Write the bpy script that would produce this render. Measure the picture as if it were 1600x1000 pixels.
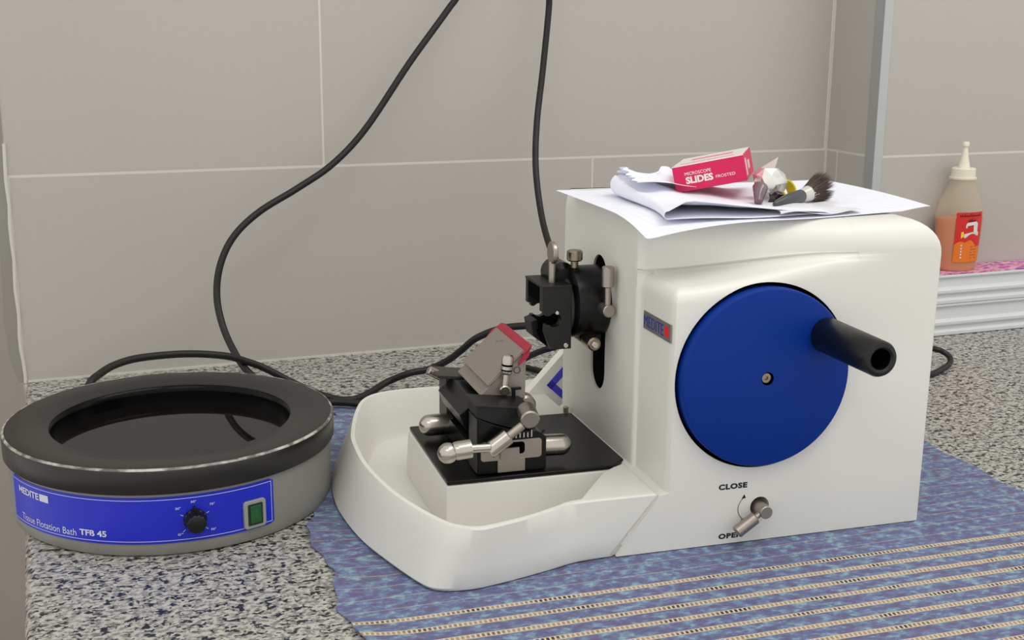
import bpy, bmesh, math, random
from mathutils import Vector, Matrix
PI = math.pi
C = bpy.context.scene.collection
for o in list(bpy.data.objects): bpy.data.objects.remove(o)
rnd = random.Random(4)

# ------------------------------------------------------------------ camera
cam_d = bpy.data.cameras.new('camera'); cam = bpy.data.objects.new('camera', cam_d); C.objects.link(cam)
cam_d.sensor_width = 36; cam_d.lens = 1960.46*36/1600; cam_d.clip_start = .02
R_ = Vector((0.93616037, -0.35150618, 0.00686809)); U_ = Vector((0.07559046, 0.22032037, 0.97249422)); F_ = Vector((0.34335091, 0.90989139, -0.23282571))
cam.matrix_world = Matrix(((R_.x, U_.x, -F_.x, 0), (R_.y, U_.y, -F_.y, 0), (R_.z, U_.z, -F_.z, .45), (0, 0, 0, 1)))
bpy.context.scene.camera = cam
# ------------------------------------------------------------------ world, lights, exposure
sc = bpy.context.scene
w = bpy.data.worlds.new('world'); sc.world = w; w.use_nodes = True
w.node_tree.nodes['Background'].inputs[0].default_value = (1, .985, .95, 1)
w.node_tree.nodes['Background'].inputs[1].default_value = .97
def area(name, loc, target, sx, sy, power, col=(1, .975, .93)):
    d = bpy.data.lights.new(name, 'AREA'); d.shape = 'RECTANGLE'; d.size = sx; d.size_y = sy; d.energy = power; d.color = col
    o = bpy.data.objects.new(name, d); C.objects.link(o); o.location = loc
    o.rotation_euler = (Vector(target)-Vector(loc)).to_track_quat('-Z', 'Y').to_euler(); return o
area('ceiling_light_main', (1.15, .45, 1.9), (.75, 1.15, .1), 1.8, .5, 12.5)
area('ceiling_light_second', (-.5, -.3, 1.9), (.5, 1.3, .2), 1.2, .5, 4.5)
sc.view_settings.view_transform = 'Standard'; sc.view_settings.look = 'None'; sc.view_settings.gamma = 1
sc.view_settings.use_curve_mapping = False; sc.view_settings.exposure = 0.0

# ------------------------------------------------------------------ helpers
def s2l(c):
    return tuple((x/12.92 if x <= .04045 else ((x+.055)/1.055)**2.4) for x in [v/255 for v in c])+(1,)
def mat(name, col, rough=.5, metal=0, bump=0, bscale=200, var=0, vscale=30, spec=.5, coat=0, trans=0, ior=1.45):
    m = bpy.data.materials.new(name); m.use_nodes = True; nt = m.node_tree; b = nt.nodes['Principled BSDF']
    b.inputs['Base Color'].default_value = s2l(col); b.inputs['Roughness'].default_value = rough; b.inputs['Metallic'].default_value = metal
    b.inputs['Specular IOR Level'].default_value = spec; b.inputs['Coat Weight'].default_value = coat
    b.inputs['Transmission Weight'].default_value = trans; b.inputs['IOR'].default_value = ior
    if bump or var:
        tc = nt.nodes.new('ShaderNodeTexCoord')
    if bump:
        n = nt.nodes.new('ShaderNodeTexNoise'); n.inputs['Scale'].default_value = bscale; nt.links.new(tc.outputs['Object'], n.inputs['Vector'])
        bp = nt.nodes.new('ShaderNodeBump'); bp.inputs['Strength'].default_value = bump; bp.inputs['Distance'].default_value = .001
        nt.links.new(n.outputs['Fac'], bp.inputs['Height']); nt.links.new(bp.outputs['Normal'], b.inputs['Normal'])
    if var:
        n = nt.nodes.new('ShaderNodeTexNoise'); n.inputs['Scale'].default_value = vscale; n.inputs['Detail'].default_value = 5; nt.links.new(tc.outputs['Object'], n.inputs['Vector'])
        mx = nt.nodes.new('ShaderNodeMix'); mx.data_type = 'RGBA'
        mx.inputs[6].default_value = s2l([max(0, v*(1-var)) for v in col]); mx.inputs[7].default_value = s2l([min(255, v*(1+var)) for v in col])
        nt.links.new(n.outputs['Fac'], mx.inputs[0]); nt.links.new(mx.outputs[2], b.inputs['Base Color'])
    return m
class NT:
    def __init__(s, name):
        s.m = bpy.data.materials.new(name); s.m.use_nodes = True; s.t = s.m.node_tree; s.b = s.t.nodes['Principled BSDF']
        s.tc = s.t.nodes.new('ShaderNodeTexCoord')
    def n(s, ty, **k):
        x = s.t.nodes.new('ShaderNode'+ty)
        for a, v in k.items(): setattr(x, a, v)
        return x
    def l(s, a, b): s.t.links.new(a, b)
    def math(s, op, a, b=None, c=None):
        x = s.n('Math', operation=op)
        for i, v in enumerate((a, b, c)):
            if v is None: continue
            if isinstance(v, (int, float)): x.inputs[i].default_value = v
            else: s.l(v, x.inputs[i])
        return x.outputs[0]
    def noise(s, vec, scale, detail=2, rough=.5):
        x = s.n('TexNoise'); x.inputs['Scale'].default_value = scale; x.inputs['Detail'].default_value = detail; x.inputs['Roughness'].default_value = rough
        s.l(vec, x.inputs['Vector']); return x.outputs['Fac']
    def mapping(s, vec, scale=(1, 1, 1), rot=(0, 0, 0)):
        x = s.n('Mapping'); x.inputs['Scale'].default_value = scale; x.inputs['Rotation'].default_value = rot; s.l(vec, x.inputs['Vector']); return x.outputs[0]
    def ramp(s, fac, stops, interp='LINEAR'):
        x = s.n('ValToRGB'); r = x.color_ramp; r.interpolation = interp
        while len(r.elements) < len(stops): r.elements.new(.5)
        for e, (p, c) in zip(r.elements, stops): e.position = p; e.color = c
        s.l(fac, x.inputs[0]); return x.outputs[0]
    def mix(s, fac, a, b):
        x = s.n('Mix', data_type='RGBA')
        for i, v in ((0, fac), (6, a), (7, b)):
            if isinstance(v, (int, float, tuple)): x.inputs[i].default_value = v
            else: s.l(v, x.inputs[i])
        return x.outputs[2]
    def bump(s, h, strength=.3, dist=.001):
        x = s.n('Bump'); x.inputs['Strength'].default_value = strength; x.inputs['Distance'].default_value = dist
        s.l(h, x.inputs['Height']); s.l(x.outputs[0], s.b.inputs['Normal'])

def link(name, bm, m, parent=None, off=(0, 0, 0), smooth=35, bevel=0, seg=2):
    """one mesh object; vertices are given in the frame the caller works in, minus off"""
    bmesh.ops.recalc_face_normals(bm, faces=bm.faces)
    if any(off): bmesh.ops.translate(bm, vec=-Vector(off), verts=bm.verts)
    me = bpy.data.meshes.new(name); bm.to_mesh(me); bm.free()
    if m is not None: me.materials.append(m)
    o = bpy.data.objects.new(name, me); C.objects.link(o); o.parent = parent
    if smooth is not None:
        me.polygons.foreach_set('use_smooth', [True]*len(me.polygons)); me.set_sharp_from_angle(angle=math.radians(smooth))
    if bevel:
        b = o.modifiers.new('bevel', 'BEVEL'); b.width = bevel; b.segments = seg; b.limit_method = 'ANGLE'; b.angle_limit = math.radians(32); b.harden_normals = True
    return o
def tag(o, label, cat, group=None, kind=None):
    if label: o['label'] = label
    if cat: o['category'] = cat
    if group: o['group'] = group
    if kind: o['kind'] = kind
    return o
def thing(name, label, cat, loc=(0, 0, 0), rotz=0, group=None):
    o = bpy.data.objects.new(name, None); o.empty_display_size = .02; C.objects.link(o); o.location = loc; o.rotation_euler = (0, 0, rotz)
    return tag(o, label, cat, group)
def struct(o, label=None): o['kind'] = 'structure'; return tag(o, label, None) if label else o
def box(bm, x0, x1, y0, y1, z0, z1, M=None):
    vs = [bm.verts.new((x, y, z)) for x in (x0, x1) for y in (y0, y1) for z in (z0, z1)]
    if M is not None:
        for v in vs: v.co = M @ v.co
    for f in ((0, 1, 3, 2), (4, 6, 7, 5), (0, 4, 5, 1), (2, 3, 7, 6), (0, 2, 6, 4), (1, 5, 7, 3)): bm.faces.new([vs[i] for i in f])
    return bm
def frame_to(p0, p1):
    p0 = Vector(p0); d = Vector(p1)-p0; q = d.to_track_quat('Z', 'Y'); return Matrix.Translation(p0) @ q.to_matrix().to_4x4(), d.length
def lathe(bm, prof, M=None, n=40, cap=True):
    """profile of (r, z) turned about z"""
    rings = []
    for r, z in prof:
        if r < 1e-6:
            v = bm.verts.new((0, 0, z)); v.co = (M @ v.co) if M is not None else v.co; rings.append([v])
        else:
            ring = []
            for i in range(n):
                a = 2*PI*i/n; v = bm.verts.new((r*math.cos(a), r*math.sin(a), z))
                if M is not None: v.co = M @ v.co
                ring.append(v)
            rings.append(ring)
    for a, b in zip(rings, rings[1:]):
        for i in range(n):
            j = (i+1) % n
            if len(a) == 1 and len(b) == 1: continue
            if len(a) == 1: bm.faces.new((a[0], b[j], b[i]))
            elif len(b) == 1: bm.faces.new((a[i], a[j], b[0]))
            else: bm.faces.new((a[i], a[j], b[j], b[i]))
    if cap:
        for ring in (rings[0], rings[-1]):
            if len(ring) > 1: bm.faces.new(ring)
    return bm
def cyl(bm, p0, p1, r, c=.0006, n=32, r1=None):
    M, L = frame_to(p0, p1); r1 = r if r1 is None else r1; c = min(c, L*.3, r*.5)
    return lathe(bm, [(0, 0), (r-c, 0), (r, c), (r1, L-c), (r1-c, L), (0, L)], M, n)
def capsule(bm, p0, p1, r, n=32, ends=(0, 1)):
    """rounded rod; p0 flat, p1 round unless listed"""
    M, L = frame_to(p0, p1); prof = []
    if 0 in ends: prof += [(r*math.sin(t), r-r*math.cos(t)) for t in [PI/2*i/8 for i in range(9)]]
    else: prof += [(0, 0), (r, 0)]
    if 1 in ends: prof += [(r*math.cos(t), L-r+r*math.sin(t)) for t in [PI/2*i/8 for i in range(9)]]
    else: prof += [(r, L), (0, L)]
    if 1 in ends: prof[-1] = (0, L)
    return lathe(bm, prof, M, n, cap=False)
def prism(bm, pts, y0, y1):
    """polygon in x,z pushed along y"""
    a = [bm.verts.new((x, y0, z)) for x, z in pts]; b = [bm.verts.new((x, y1, z)) for x, z in pts]; n = len(pts)
    bm.faces.new(a); bm.faces.new(b[::-1])
    for i in range(n): bm.faces.new((a[i], b[i], b[(i+1) % n], a[(i+1) % n]))
    return bm
def catmull(P, k=8, closed=False):
    P = [Vector(p) for p in P]; out = []; n = len(P)
    for i in range(n if closed else n-1):
        if closed: a, b, c, d = P[(i-1) % n], P[i], P[(i+1) % n], P[(i+2) % n]
        else: a, b, c, d = P[max(i-1, 0)], P[i], P[i+1], P[min(i+2, n-1)]
        for j in range(k):
            t = j/k; out.append(.5*((2*b)+(c-a)*t+(2*a-5*b+4*c-d)*t*t+(3*b-a-3*c+d)*t**3))
    if not closed: out.append(P[-1])
    return out
def tube(bm, P, r, n=12, k=8):
    P = catmull(P, k); T = [(P[min(i+1, len(P)-1)]-P[max(i-1, 0)]).normalized() for i in range(len(P))]
    u = T[0].orthogonal().normalized(); rings = []
    for p, t in zip(P, T):
        u = (u-t*u.dot(t)).normalized(); v = t.cross(u)
        rings.append([bm.verts.new(p+r*(math.cos(2*PI*i/n)*u+math.sin(2*PI*i/n)*v)) for i in range(n)])
    for a, b in zip(rings, rings[1:]):
        for i in range(n): bm.faces.new((a[i], a[(i+1) % n], b[(i+1) % n], b[i]))
    bm.faces.new(rings[0][::-1]); bm.faces.new(rings[-1]); return bm
def text_bm(s, size, extrude=.0, bold=0, align='LEFT', space=1.0, shear=0):
    cu = bpy.data.curves.new('t', 'FONT'); cu.body = s; cu.size = size; cu.extrude = extrude; cu.offset = bold; cu.align_x = align; cu.space_character = space; cu.shear = shear; cu.resolution_u = 3
    o = bpy.data.objects.new('t', cu); C.objects.link(o); dg = bpy.context.evaluated_depsgraph_get(); dg.update()
    me = bpy.data.meshes.new_from_object(o.evaluated_get(dg)); bm = bmesh.new(); bm.from_mesh(me)
    bpy.data.objects.remove(o); bpy.data.meshes.remove(me); return bm
def xf(bm, M):
    bmesh.ops.transform(bm, matrix=M, verts=bm.verts); return bm
def width(bm):
    xs = [v.co.x for v in bm.verts]; return min(xs), max(xs)
def fit_w(bm, W, H=None):
    x0, x1 = width(bm); ys = [v.co.y for v in bm.verts]; y0, y1 = min(ys), max(ys)
    sx = W/(x1-x0); sy = H/(y1-y0) if H else sx
    for v in bm.verts: v.co.x = (v.co.x-x0)*sx; v.co.y = (v.co.y-y0)*sy
    return bm
def join(bm, other):
    me = bpy.data.meshes.new('j'); other.to_mesh(me); other.free(); bm.from_mesh(me); bpy.data.meshes.remove(me); return bm
def rrect(x0, x1, z0, z1, r, k=5):
    out = []
    for cx, cz, a0 in ((x1-r, z1-r, 0), (x0+r, z1-r, 90), (x0+r, z0+r, 180), (x1-r, z0+r, 270)):
        for i in range(k+1):
            a = math.radians(a0+90*i/k); out.append((cx+r*math.cos(a), cz+r*math.sin(a)))
    return out
FRONT = Matrix(((1, 0, 0, 0), (0, 0, -1, 0), (0, 1, 0, 0), (0, 0, 0, 1)))   # lettering plane xy -> xz, facing -y

# ------------------------------------------------------------------ materials
M_white = mat('white_enamel', (222, 221, 214), .38, var=.012, vscale=12, bump=.05, bscale=900)
M_black = mat('black_gloss_metal', (9, 9, 9), .3, spec=.35, bump=.04, bscale=600)
M_blackm = mat('black_anodised', (15, 14, 13), .45, var=.15, vscale=60)
M_dgrey = mat('dark_grey_metal', (60, 58, 55), .45, metal=.2)
M_chrome = mat('satin_chrome', (190, 184, 176), .24, metal=1, bump=.05, bscale=500)
M_steel = mat('brushed_steel', (168, 160, 152), .38, metal=1, bump=.08, bscale=700)
M_brass = mat('aged_brass_nickel', (140, 128, 110), .3, metal=1, var=.2, vscale=300)
M_kgrey = mat('matt_grey_nickel', (150, 142, 136), .5, metal=.45, bump=.05, bscale=800)
M_blue = mat('blue_plastic', (0, 46, 132), .5, spec=.2, bump=.06, bscale=900)
M_void = mat('black_recess', (3, 3, 3), 1, spec=.05)
M_handle = mat('black_bakelite', (10, 10, 13), .34, var=.2, vscale=80)
M_ink = mat('black_print', (25, 25, 25), .6)
M_cable = mat('black_rubber_cable', (20, 19, 18), .5, var=.2, vscale=50)
M_caulk = mat('white_caulk', (205, 202, 194), .6, bump=.4, bscale=80)

# tiled walls: grey body with pale grout in running bond, set by world position
def wall_mat(name, axis, x0, z0=.26, tw=.7776, th=.39):
    N = NT(name); g = N.n('NewGeometry'); sp = N.n('SeparateXYZ'); N.l(g.outputs['Position'], sp.inputs[0])
    x = sp.outputs[axis]; z = sp.outputs[2]
    row = N.math('FLOOR', N.math('DIVIDE', N.math('SUBTRACT', z, z0), th))
    sh = N.math('MULTIPLY', N.math('MODULO', N.math('ADD', row, 10), 2), tw/2)
    fx = N.math('PINGPONG', N.math('SUBTRACT', N.math('SUBTRACT', x, x0), sh), tw/2)
    fz = N.math('PINGPONG', N.math('SUBTRACT', z, z0), th/2)
    gx = N.math('LESS_THAN', fx, .0013); gz = N.math('LESS_THAN', fz, .0017)
    gr = N.math('MAXIMUM', gx, gz)
    n1 = N.noise(g.outputs['Position'], 3.5, 3); n2 = N.noise(g.outputs['Position'], 120, 3)
    base = N.mix(n1, s2l((177, 173, 167)), s2l((184, 181, 175)))
    base = N.mix(N.math('MULTIPLY', n2, .25), base, s2l((166, 162, 154)))
    col = N.mix(gr, base, s2l((206, 203, 196)))
    N.l(col, N.b.inputs['Base Color']); N.b.inputs['Roughness'].default_value = .42; N.b.inputs['Specular IOR Level'].default_value = .4
    N.bump(N.math('ADD', N.math('MULTIPLY', gr, -1), N.math('MULTIPLY', n2, .08)), .4, .0006)
    return N.m
WX0 = .7818*.45                        # vertical joint above the first course
M_wallx = wall_mat('grey_wall_tile', 0, WX0)
M_wally = wall_mat('grey_wall_tile_return', 1, 2.0)
M_wallp = wall_mat('grey_wall_tile_pillar', 0, 1.9)
# speckled granite
def granite():
    N = NT('speckled_granite'); v = N.mapping(N.tc.outputs['Object'], (.76, 1, 1), (0, 0, .08))
    n1 = N.noise(v, 300, 2, .5); n2 = N.noise(v, 130, 2, .5); n3 = N.noise(N.tc.outputs['Object'], 9, 3)
    dark = N.ramp(N.math('ADD', N.math('MULTIPLY', n1, .5), N.math('MULTIPLY', n2, .5)), [(.0, (1, 1, 1, 1)), (.435, (1, 1, 1, 1)), (.475, (0, 0, 0, 1)), (1, (0, 0, 0, 1))])
    grey = N.ramp(N.noise(v, 230, 3, .6), [(.44, s2l((188, 186, 178))), (.58, s2l((128, 127, 124)))])
    col = N.mix(dark, grey, s2l((42, 43, 50)))
    N.l(col, N.b.inputs['Base Color']); N.b.inputs['Roughness'].default_value = .3; N.b.inputs['Specular IOR Level'].default_value = .35
    return N.m
M_gran = granite()
# striped woven foam mat
def matmat():
    N = NT('woven_foam_mat'); sp = N.n('SeparateXYZ'); N.l(N.tc.outputs['Object'], sp.inputs[0]); x, y = sp.outputs[0], sp.outputs[1]
    wob = N.math('MULTIPLY', N.math('SUBTRACT', N.noise(N.tc.outputs['Object'], 7, 2), .5), .0016)
    y2 = N.math('ADD', y, wob)
    P = .0205
    d = N.math('PINGPONG', y2, P/2)                                   # distance to a gap line
    # the front is stretched open; the part pinned by the machines is closed up
    open_ = N.math('LESS_THAN', N.math('ADD', y, N.math('MULTIPLY', N.math('SUBTRACT', N.noise(N.tc.outputs['Object'], 5, 1), .5), .02)), .052)
    rows = N.math('LESS_THAN', N.math('PINGPONG', N.math('ADD', y2, .041), .041), .006)
    gapw = N.math('ADD', .0004, N.math('MULTIPLY', open_, .0022))
    edge = N.math('LESS_THAN', d, gapw)
    hole_y = N.math('LESS_THAN', d, N.math('ADD', .0009, N.math('MULTIPLY', open_, .0009)))
    hx = N.math('LESS_THAN', N.math('PINGPONG', x, .0020), .00115)
    left = N.math('LESS_THAN', x, .10)
    some = N.math('MAXIMUM', open_, N.math('MULTIPLY', rows, left))
    hole = N.math('MULTIPLY', N.math('MULTIPLY', hole_y, hx), some)
    dn = N.noise(N.mapping(N.tc.outputs['Object'], (1, 2.2, 1)), 26, 3)
    holecol = N.ramp(dn, [(.36, s2l((40, 36, 34))), (.50, s2l((158, 138, 116)))])
    v = N.mapping(N.tc.outputs['Object'], (.8, 1.1, 1), (0, 0, .5))
    a = N.noise(v, 105, 4, .65); b = N.noise(v, 260, 2, .6)
    base = N.ramp(N.math('ADD', N.math('MULTIPLY', a, .72), N.math('MULTIPLY', b, .28)), [(.37, s2l((92, 86, 116))), (.47, s2l((96, 98, 138))), (.54, s2l((106, 124, 154))), (.63, s2l((132, 166, 178)))])
    cream = s2l((206, 190, 160))
    col = N.mix(N.math('MULTIPLY', edge, N.math('ADD', .55, N.math('MULTIPLY', open_, .45))), base, cream)
    col = N.mix(hole, col, holecol)
    N.l(col, N.b.inputs['Base Color']); N.b.inputs['Roughness'].default_value = .6
    h = N.math('ADD', N.math('MULTIPLY', hole, -1.2), N.math('ADD', N.math('MULTIPLY', b, .9), N.math('MULTIPLY', edge, -.4)))
    N.bump(h, .7, .0008); return N.m
M_mat = matmat()

# ------------------------------------------------------------------ room
YW = 1.641; XC = 1.1327; YP = 1.5201; ZF = -.9
def slab(name, x0, x1, y0, y1, z0, z1, m, bevel=0):
    o = link(name, box(bmesh.new(), x0, x1, y0, y1, z0, z1), m, smooth=None if not bevel else 35, bevel=bevel, seg=3); return struct(o)
slab('wall_back', -.0400, XC+.12, YW, YW+.1, ZF, 2.2, M_wallx)
bm = box(bmesh.new(), XC, XC+1.5, YP+.0002, YW+.1, ZF, 2.2)
o = link('wall_right', bm, M_wallp, smooth=None); struct(o); o.data.materials.append(M_wally)
for p in o.data.polygons:
    if abs(p.normal.x) > .5: p.material_index = 1
slab('wall_left', -1.6, -.0402, YW+.9, YW+1.0, ZF, 2.2, mat('painted_side_wall', (178, 172, 165), .6, var=.03, vscale=6))
slab('floor', -1.6, 2.7, -1.2, YW+.9, ZF-.05, ZF, mat('floor_tile', (120, 112, 103), .45, var=.03, vscale=5))
bm = bmesh.new(); L = 2.8; prof = []
prof = [(-.030, -.03), (-.037, -.024), (-.037, -.007), (-.034, -.002), (-.029, 0)]
bm = bmesh.new(); pts = [(.0, -.03)]+prof[:]+[(2.6, 0), (2.6, -.03)]
pts = prof+[(2.6, 0), (2.6, -.03)]
prism(bm, pts, .60, YW); top = link('trim_1', bm, M_gran, smooth=40); struct(top); top.name = 'granite_counter'
del top['kind']; tag(top, 'speckled grey granite worktop running along the tiled wall', 'worktop')
bm = box(bmesh.new(), -.028, 2.55, .64, YP-.003, ZF, -.0302); o = link('base_cabinet', bm, mat('cabinet_laminate', (150, 145, 138), .5, var=.03), smooth=None)
tag(o, 'plain grey cabinet carrying the granite worktop', 'cabinet')
# caulk beads
bm = bmesh.new(); box(bm, -.034, XC, YW-.0022, YW, 0, .0024); struct(link('trim_1', bm, M_caulk, smooth=None))
bm = bmesh.new(); box(bm, -.030, XC+.03, 1.5325, 1.5333, 0, .0003); struct(link('trim_2', bm, M_caulk, smooth=None))
bm = bmesh.new(); tube(bm, [(-.0388, YW-.001, z) for z in (.0, .06, .12, .2, .3)], .0022, 8, 4)
for v in bm.verts:
    v.co.x += .0008*math.sin(v.co.z*90); v.co.x += .002*max(0, 1-v.co.z/.05)
struct(link('trim_3', bm, M_caulk))
bm = bmesh.new(); rows = [(.0, .006), (.03, .014), (.08, .017), (.2, .0135), (.35, .006), (.5, .002)]
for y in (YW-.001, YW+.05):
    pass
V = [[bm.verts.new(p) for p in ((-.0390, YW-.001, z), (-.0390-w_, YW+.004, z), (-.0390-w_, YW+.05, z), (-.0390, YW+.05, z))] for z, w_ in rows]
for a, b in zip(V, V[1:]):
    for i in range(4): bm.faces.new((a[i], a[(i+1) % 4], b[(i+1) % 4], b[i]))
bm.faces.new(V[0]); bm.faces.new(V[-1][::-1]); struct(link('trim_4', bm, mat('filler_strip', (140, 137, 130), .6, bump=.3, bscale=40), smooth=60))
# aluminium corner trim of the pillar
bm = bmesh.new(); xa, xb = XC-.0014, XC+.0135; ya, yb = YP-.0012, YP+.021
for q in (((xa, ya), (xb, ya), (xb, YP+.0001), (XC-.0001, YP+.0001), (XC-.0001, yb), (xa, yb)),):
    a = [bm.verts.new((x, y, .0005)) for x, y in q]; b = [bm.verts.new((x, y, 2.2)) for x, y in q]; bm.faces.new(a); bm.faces.new(b)
    for i in range(6): bm.faces.new((a[i], a[(i+1) % 6], b[(i+1) % 6], b[i]))
struct(link('trim_5', bm, mat('satin_aluminium', (186, 188, 188), .35, metal=.75, bump=.1, bscale=120), smooth=None, bevel=.0006))
bm = bmesh.new(); box(bm, XC-.0025, XC, YW-.0025, YW, 0.003, 2.2); struct(link('trim_6', bm, M_caulk, smooth=None))

# ------------------------------------------------------------------ woven mat under the microtome
MO = Vector((.197, .815, .0)); MA = math.radians(-2.6)
def build_mat():
    bm = bmesh.new(); nx, ny = 150, 110; W = .668; D = .60; g = []
    for j in range(ny+1):
        row = []
        for i in range(nx+1):
            t = j/ny; y = -.22+(D+.22)*t; u = i/nx
            xl = -.004+.0016*math.sin(y*150)+.004*math.sin(y*47+1)+(.0 if y < .25 else (y-.25)*.25)
            xr = W+.012+.003*math.sin(y*70)
            x = xl+(xr-xl)*u
            z = .0015+.0006*math.sin(y*2*PI/.0205)*(1 if y < .05 else .2)
            cl = max(0, 1-u*14); z += .0045*cl*cl*(.5+.5*math.sin(y*60+.5))
            row.append((x, y, z))
        g.append(row)
    top = [[bm.verts.new(p) for p in r] for r in g]; bot = [[bm.verts.new((p[0], p[1], max(.0002, p[2]-.0013))) for p in r] for r in g]
    for j in range(ny):
        for i in range(nx):
            bm.faces.new((top[j][i], top[j][i+1], top[j+1][i+1], top[j+1][i])); bm.faces.new((bot[j][i], bot[j+1][i], bot[j+1][i+1], bot[j][i+1]))
    for j in range(ny):
        bm.faces.new((top[j][0], top[j+1][0], bot[j+1][0], bot[j][0])); bm.faces.new((top[j][nx], bot[j][nx], bot[j+1][nx], top[j+1][nx]))
    for i in range(nx):
        bm.faces.new((top[0][i], bot[0][i], bot[0][i+1], top[0][i+1])); bm.faces.new((top[ny][i], top[ny][i+1], bot[ny][i+1], bot[ny][i]))
    return bm
o = link('woven_mat', build_mat(), M_mat, smooth=60); o.location = MO; o.rotation_euler = (0, 0, MA)
tag(o, 'blue and purple marbled woven foam mat with cream slits under the white machine', 'mat')

# ------------------------------------------------------------------ rotary microtome
A0 = Vector((.43658, .90387, 0)); MROT = -.066678
MM = Matrix.Translation(A0) @ Matrix.Rotation(MROT, 4, 'Z')
mt = thing('rotary_microtome', 'large white microtome with a round blue handwheel standing on the woven mat', 'microtome', A0, MROT)
XL, XR, ZT, YB = .044, .3025, .283, .268
def sstep(a, b, x): t = min(1, max(0, (x-a)/(b-a))); return t*t*(3-2*t)
def build_body():
    bm = bmesh.new(); Z0 = .0022
    D = lambda x: .072*(1-sstep(.03, .262, x))**1.25        # how far the upper front sits back
    zt = lambda x: .2335+.017*sstep(.047, .2, x)                  # top of the raised front
    xs = [.0505+(.2985-.0505)*(i/60) for i in range(61)]
    side = [.268, .18, .095, .078, .074, .0722, .0715, .069, .062, .03, .009, .0045, .0015, 0.]
    rows = []
    def rr(z):                                                    # right outline, rounded top corner
        r = .032; x = XR-.0015*(1-min(1, z/.25))
        if z > ZT-r: q = z-(ZT-r); x -= r-math.sqrt(max(0, r*r-q*q))
        return x
    spec = [('foot', t) for t in (0, .04, .25, .5, .75, .97, 1)]+[('wall', t) for t in (0.01, .1, .2, .4, .6, .8, .93, 1)]
    spec += [('arc', i/6) for i in range(1, 7)]+[('flat', t) for t in (.5, 1)]+[('cove', i/4) for i in range(1, 5)]
    spec += [('up', t) for t in (.3, .6, 1)]+[('top', i/8) for i in range(1, 9)]+[('roof', t) for t in (.2, .4, .6, .8, .96, 1)]
    def pt(kind, t, x):
        d = D(x); z0 = zt(x); r = min(.013, d*.42); r2 = min(.009, d*.25); R = .0245
        zc = ZT-R
        if kind == 'foot': return 0, Z0+(.0535-Z0)*t
        if kind == 'wall': return 0, .0535+(z0-.013-.0535)*t
        fz = .001+.0028*(1-d/.072)
        if kind == 'arc': a = t*PI/2; return r*(1-math.cos(a)), z0-.013+.013*math.sin(a)
        if kind == 'flat': return r+(d-r2-r)*t, z0+fz*t
        if kind == 'cove': a = t*PI/2; return d-r2+r2*math.sin(a), z0+fz+.0032*(1-math.cos(a))
        z1 = z0+fz+.0032
        if kind == 'up': return d, z1+(zc-z1)*t
        if kind == 'top': a = t*PI/2; return d+R*(1-math.cos(a)), zc+R*math.sin(a)
        return d+R+(YB-.003-d-R)*t, ZT
    for kind, t in spec:
        row = []; y0, z0 = pt(kind, t, .0505)
        if kind == 'foot':
            xl = .0405*(z0-0)/.0535
            for y in side: row.append((xl, min(y, YB), z0))
            base = xl+.0005
        else:
            shr = 0
            if kind == 'arc': shr = .011*(1-math.cos(t*PI/2))
            elif kind in ('flat', 'cove'): shr = .011
            tl = 0
            if kind in ('top',): tl = .006*(1-math.cos(t*PI/2))
            if kind == 'roof': tl = .006
            soft = kind in ('top', 'roof', 'up')
            for y in side:
                x = XL
                if y < .0740: x = .0455
                if y < .0716: x = .0470
                if y < .006: x = .0470+(.006-y)*.35
                yy = max(y, y0); 
                if y < .074 and y0 < .07: x += shr
                if yy >= .0735 or kind in ('top', 'roof', 'up'): x = XL+.0012 if (y < .0735) else XL
                x += tl
                if soft:
                    k_ = side.index(y)
                    if k_ >= 1:
                        q_ = min(1, (k_-1)/12)*PI/2; x = XL+tl+.0085*(1-math.cos(q_)); yy = y0+.0085*(1-math.sin(q_)) if k_ > 1 else max(y0+.0085, .095)
                row.append((x, yy, z0))
            base = (.0495+(shr if y0 < .07 else 0)) if not soft else XL+tl+.0087
        xr = rr(z0)
        for i, x in enumerate(xs):
            if kind == 'foot': X = base+(xr-.004-base)*i/60; y, z = 0, z0
            else:
                y, z = pt(kind, t, x); X = x+(base-.0495)*(1-i/60)
                if i > 40: q = (i-40)/20; X = xs[40]+(rr(z)-.004-xs[40])*q
            row.append((X, y, z))
        xr = rr(row[-1][2]); yl, zl = row[-1][1], row[-1][2]
        for dx, dy in ((-.002, .0004), (-.0006, .0018), (0, .005)): row.append((xr+dx, min(yl+dy, YB), zl))
        row.append((xr, YB, zl)); rows.append(row)
    V = [[bm.verts.new(p) for p in r] for r in rows]; n = len(rows[0])
    for a, b in zip(V, V[1:]):
        for i in range(n-1): bm.faces.new((a[i], a[i+1], b[i+1], b[i]))
        bm.faces.new((a[n-1], a[0], b[0], b[n-1]))
    bm.faces.new(V[0]); bm.faces.new(V[-1][::-1])
    bmesh.ops.remove_doubles(bm, verts=bm.verts, dist=.00002); bmesh.ops.dissolve_degenerate(bm, edges=bm.edges, dist=.00001)
    return bm
body = link('body', build_body(), M_white, mt, smooth=40)
def cut(target, bm):
    c = link('cutter', bm, None, mt, smooth=None); c.hide_render = True
    md = target.modifiers.new('cut', 'BOOLEAN'); md.operation = 'DIFFERENCE'; md.object = c; md.solver = 'EXACT'
    bpy.context.view_layer.update(); dg = bpy.context.evaluated_depsgraph_get(); me = bpy.data.meshes.new_from_object(target.evaluated_get(dg), depsgraph=dg)
    target.modifiers.clear(); old = target.data; 
    if len(me.polygons) > 50: target.data = me; me.name = 'body'
    bpy.data.objects.remove(c); target.data.set_sharp_from_angle(angle=math.radians(40))
WC = (.1325, .1533); WR = .079
cut(body, cyl(bmesh.new(), (WC[0], -.01, WC[1]), (WC[0], .012, WC[1]), WR+.0034, 0, 96))
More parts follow.
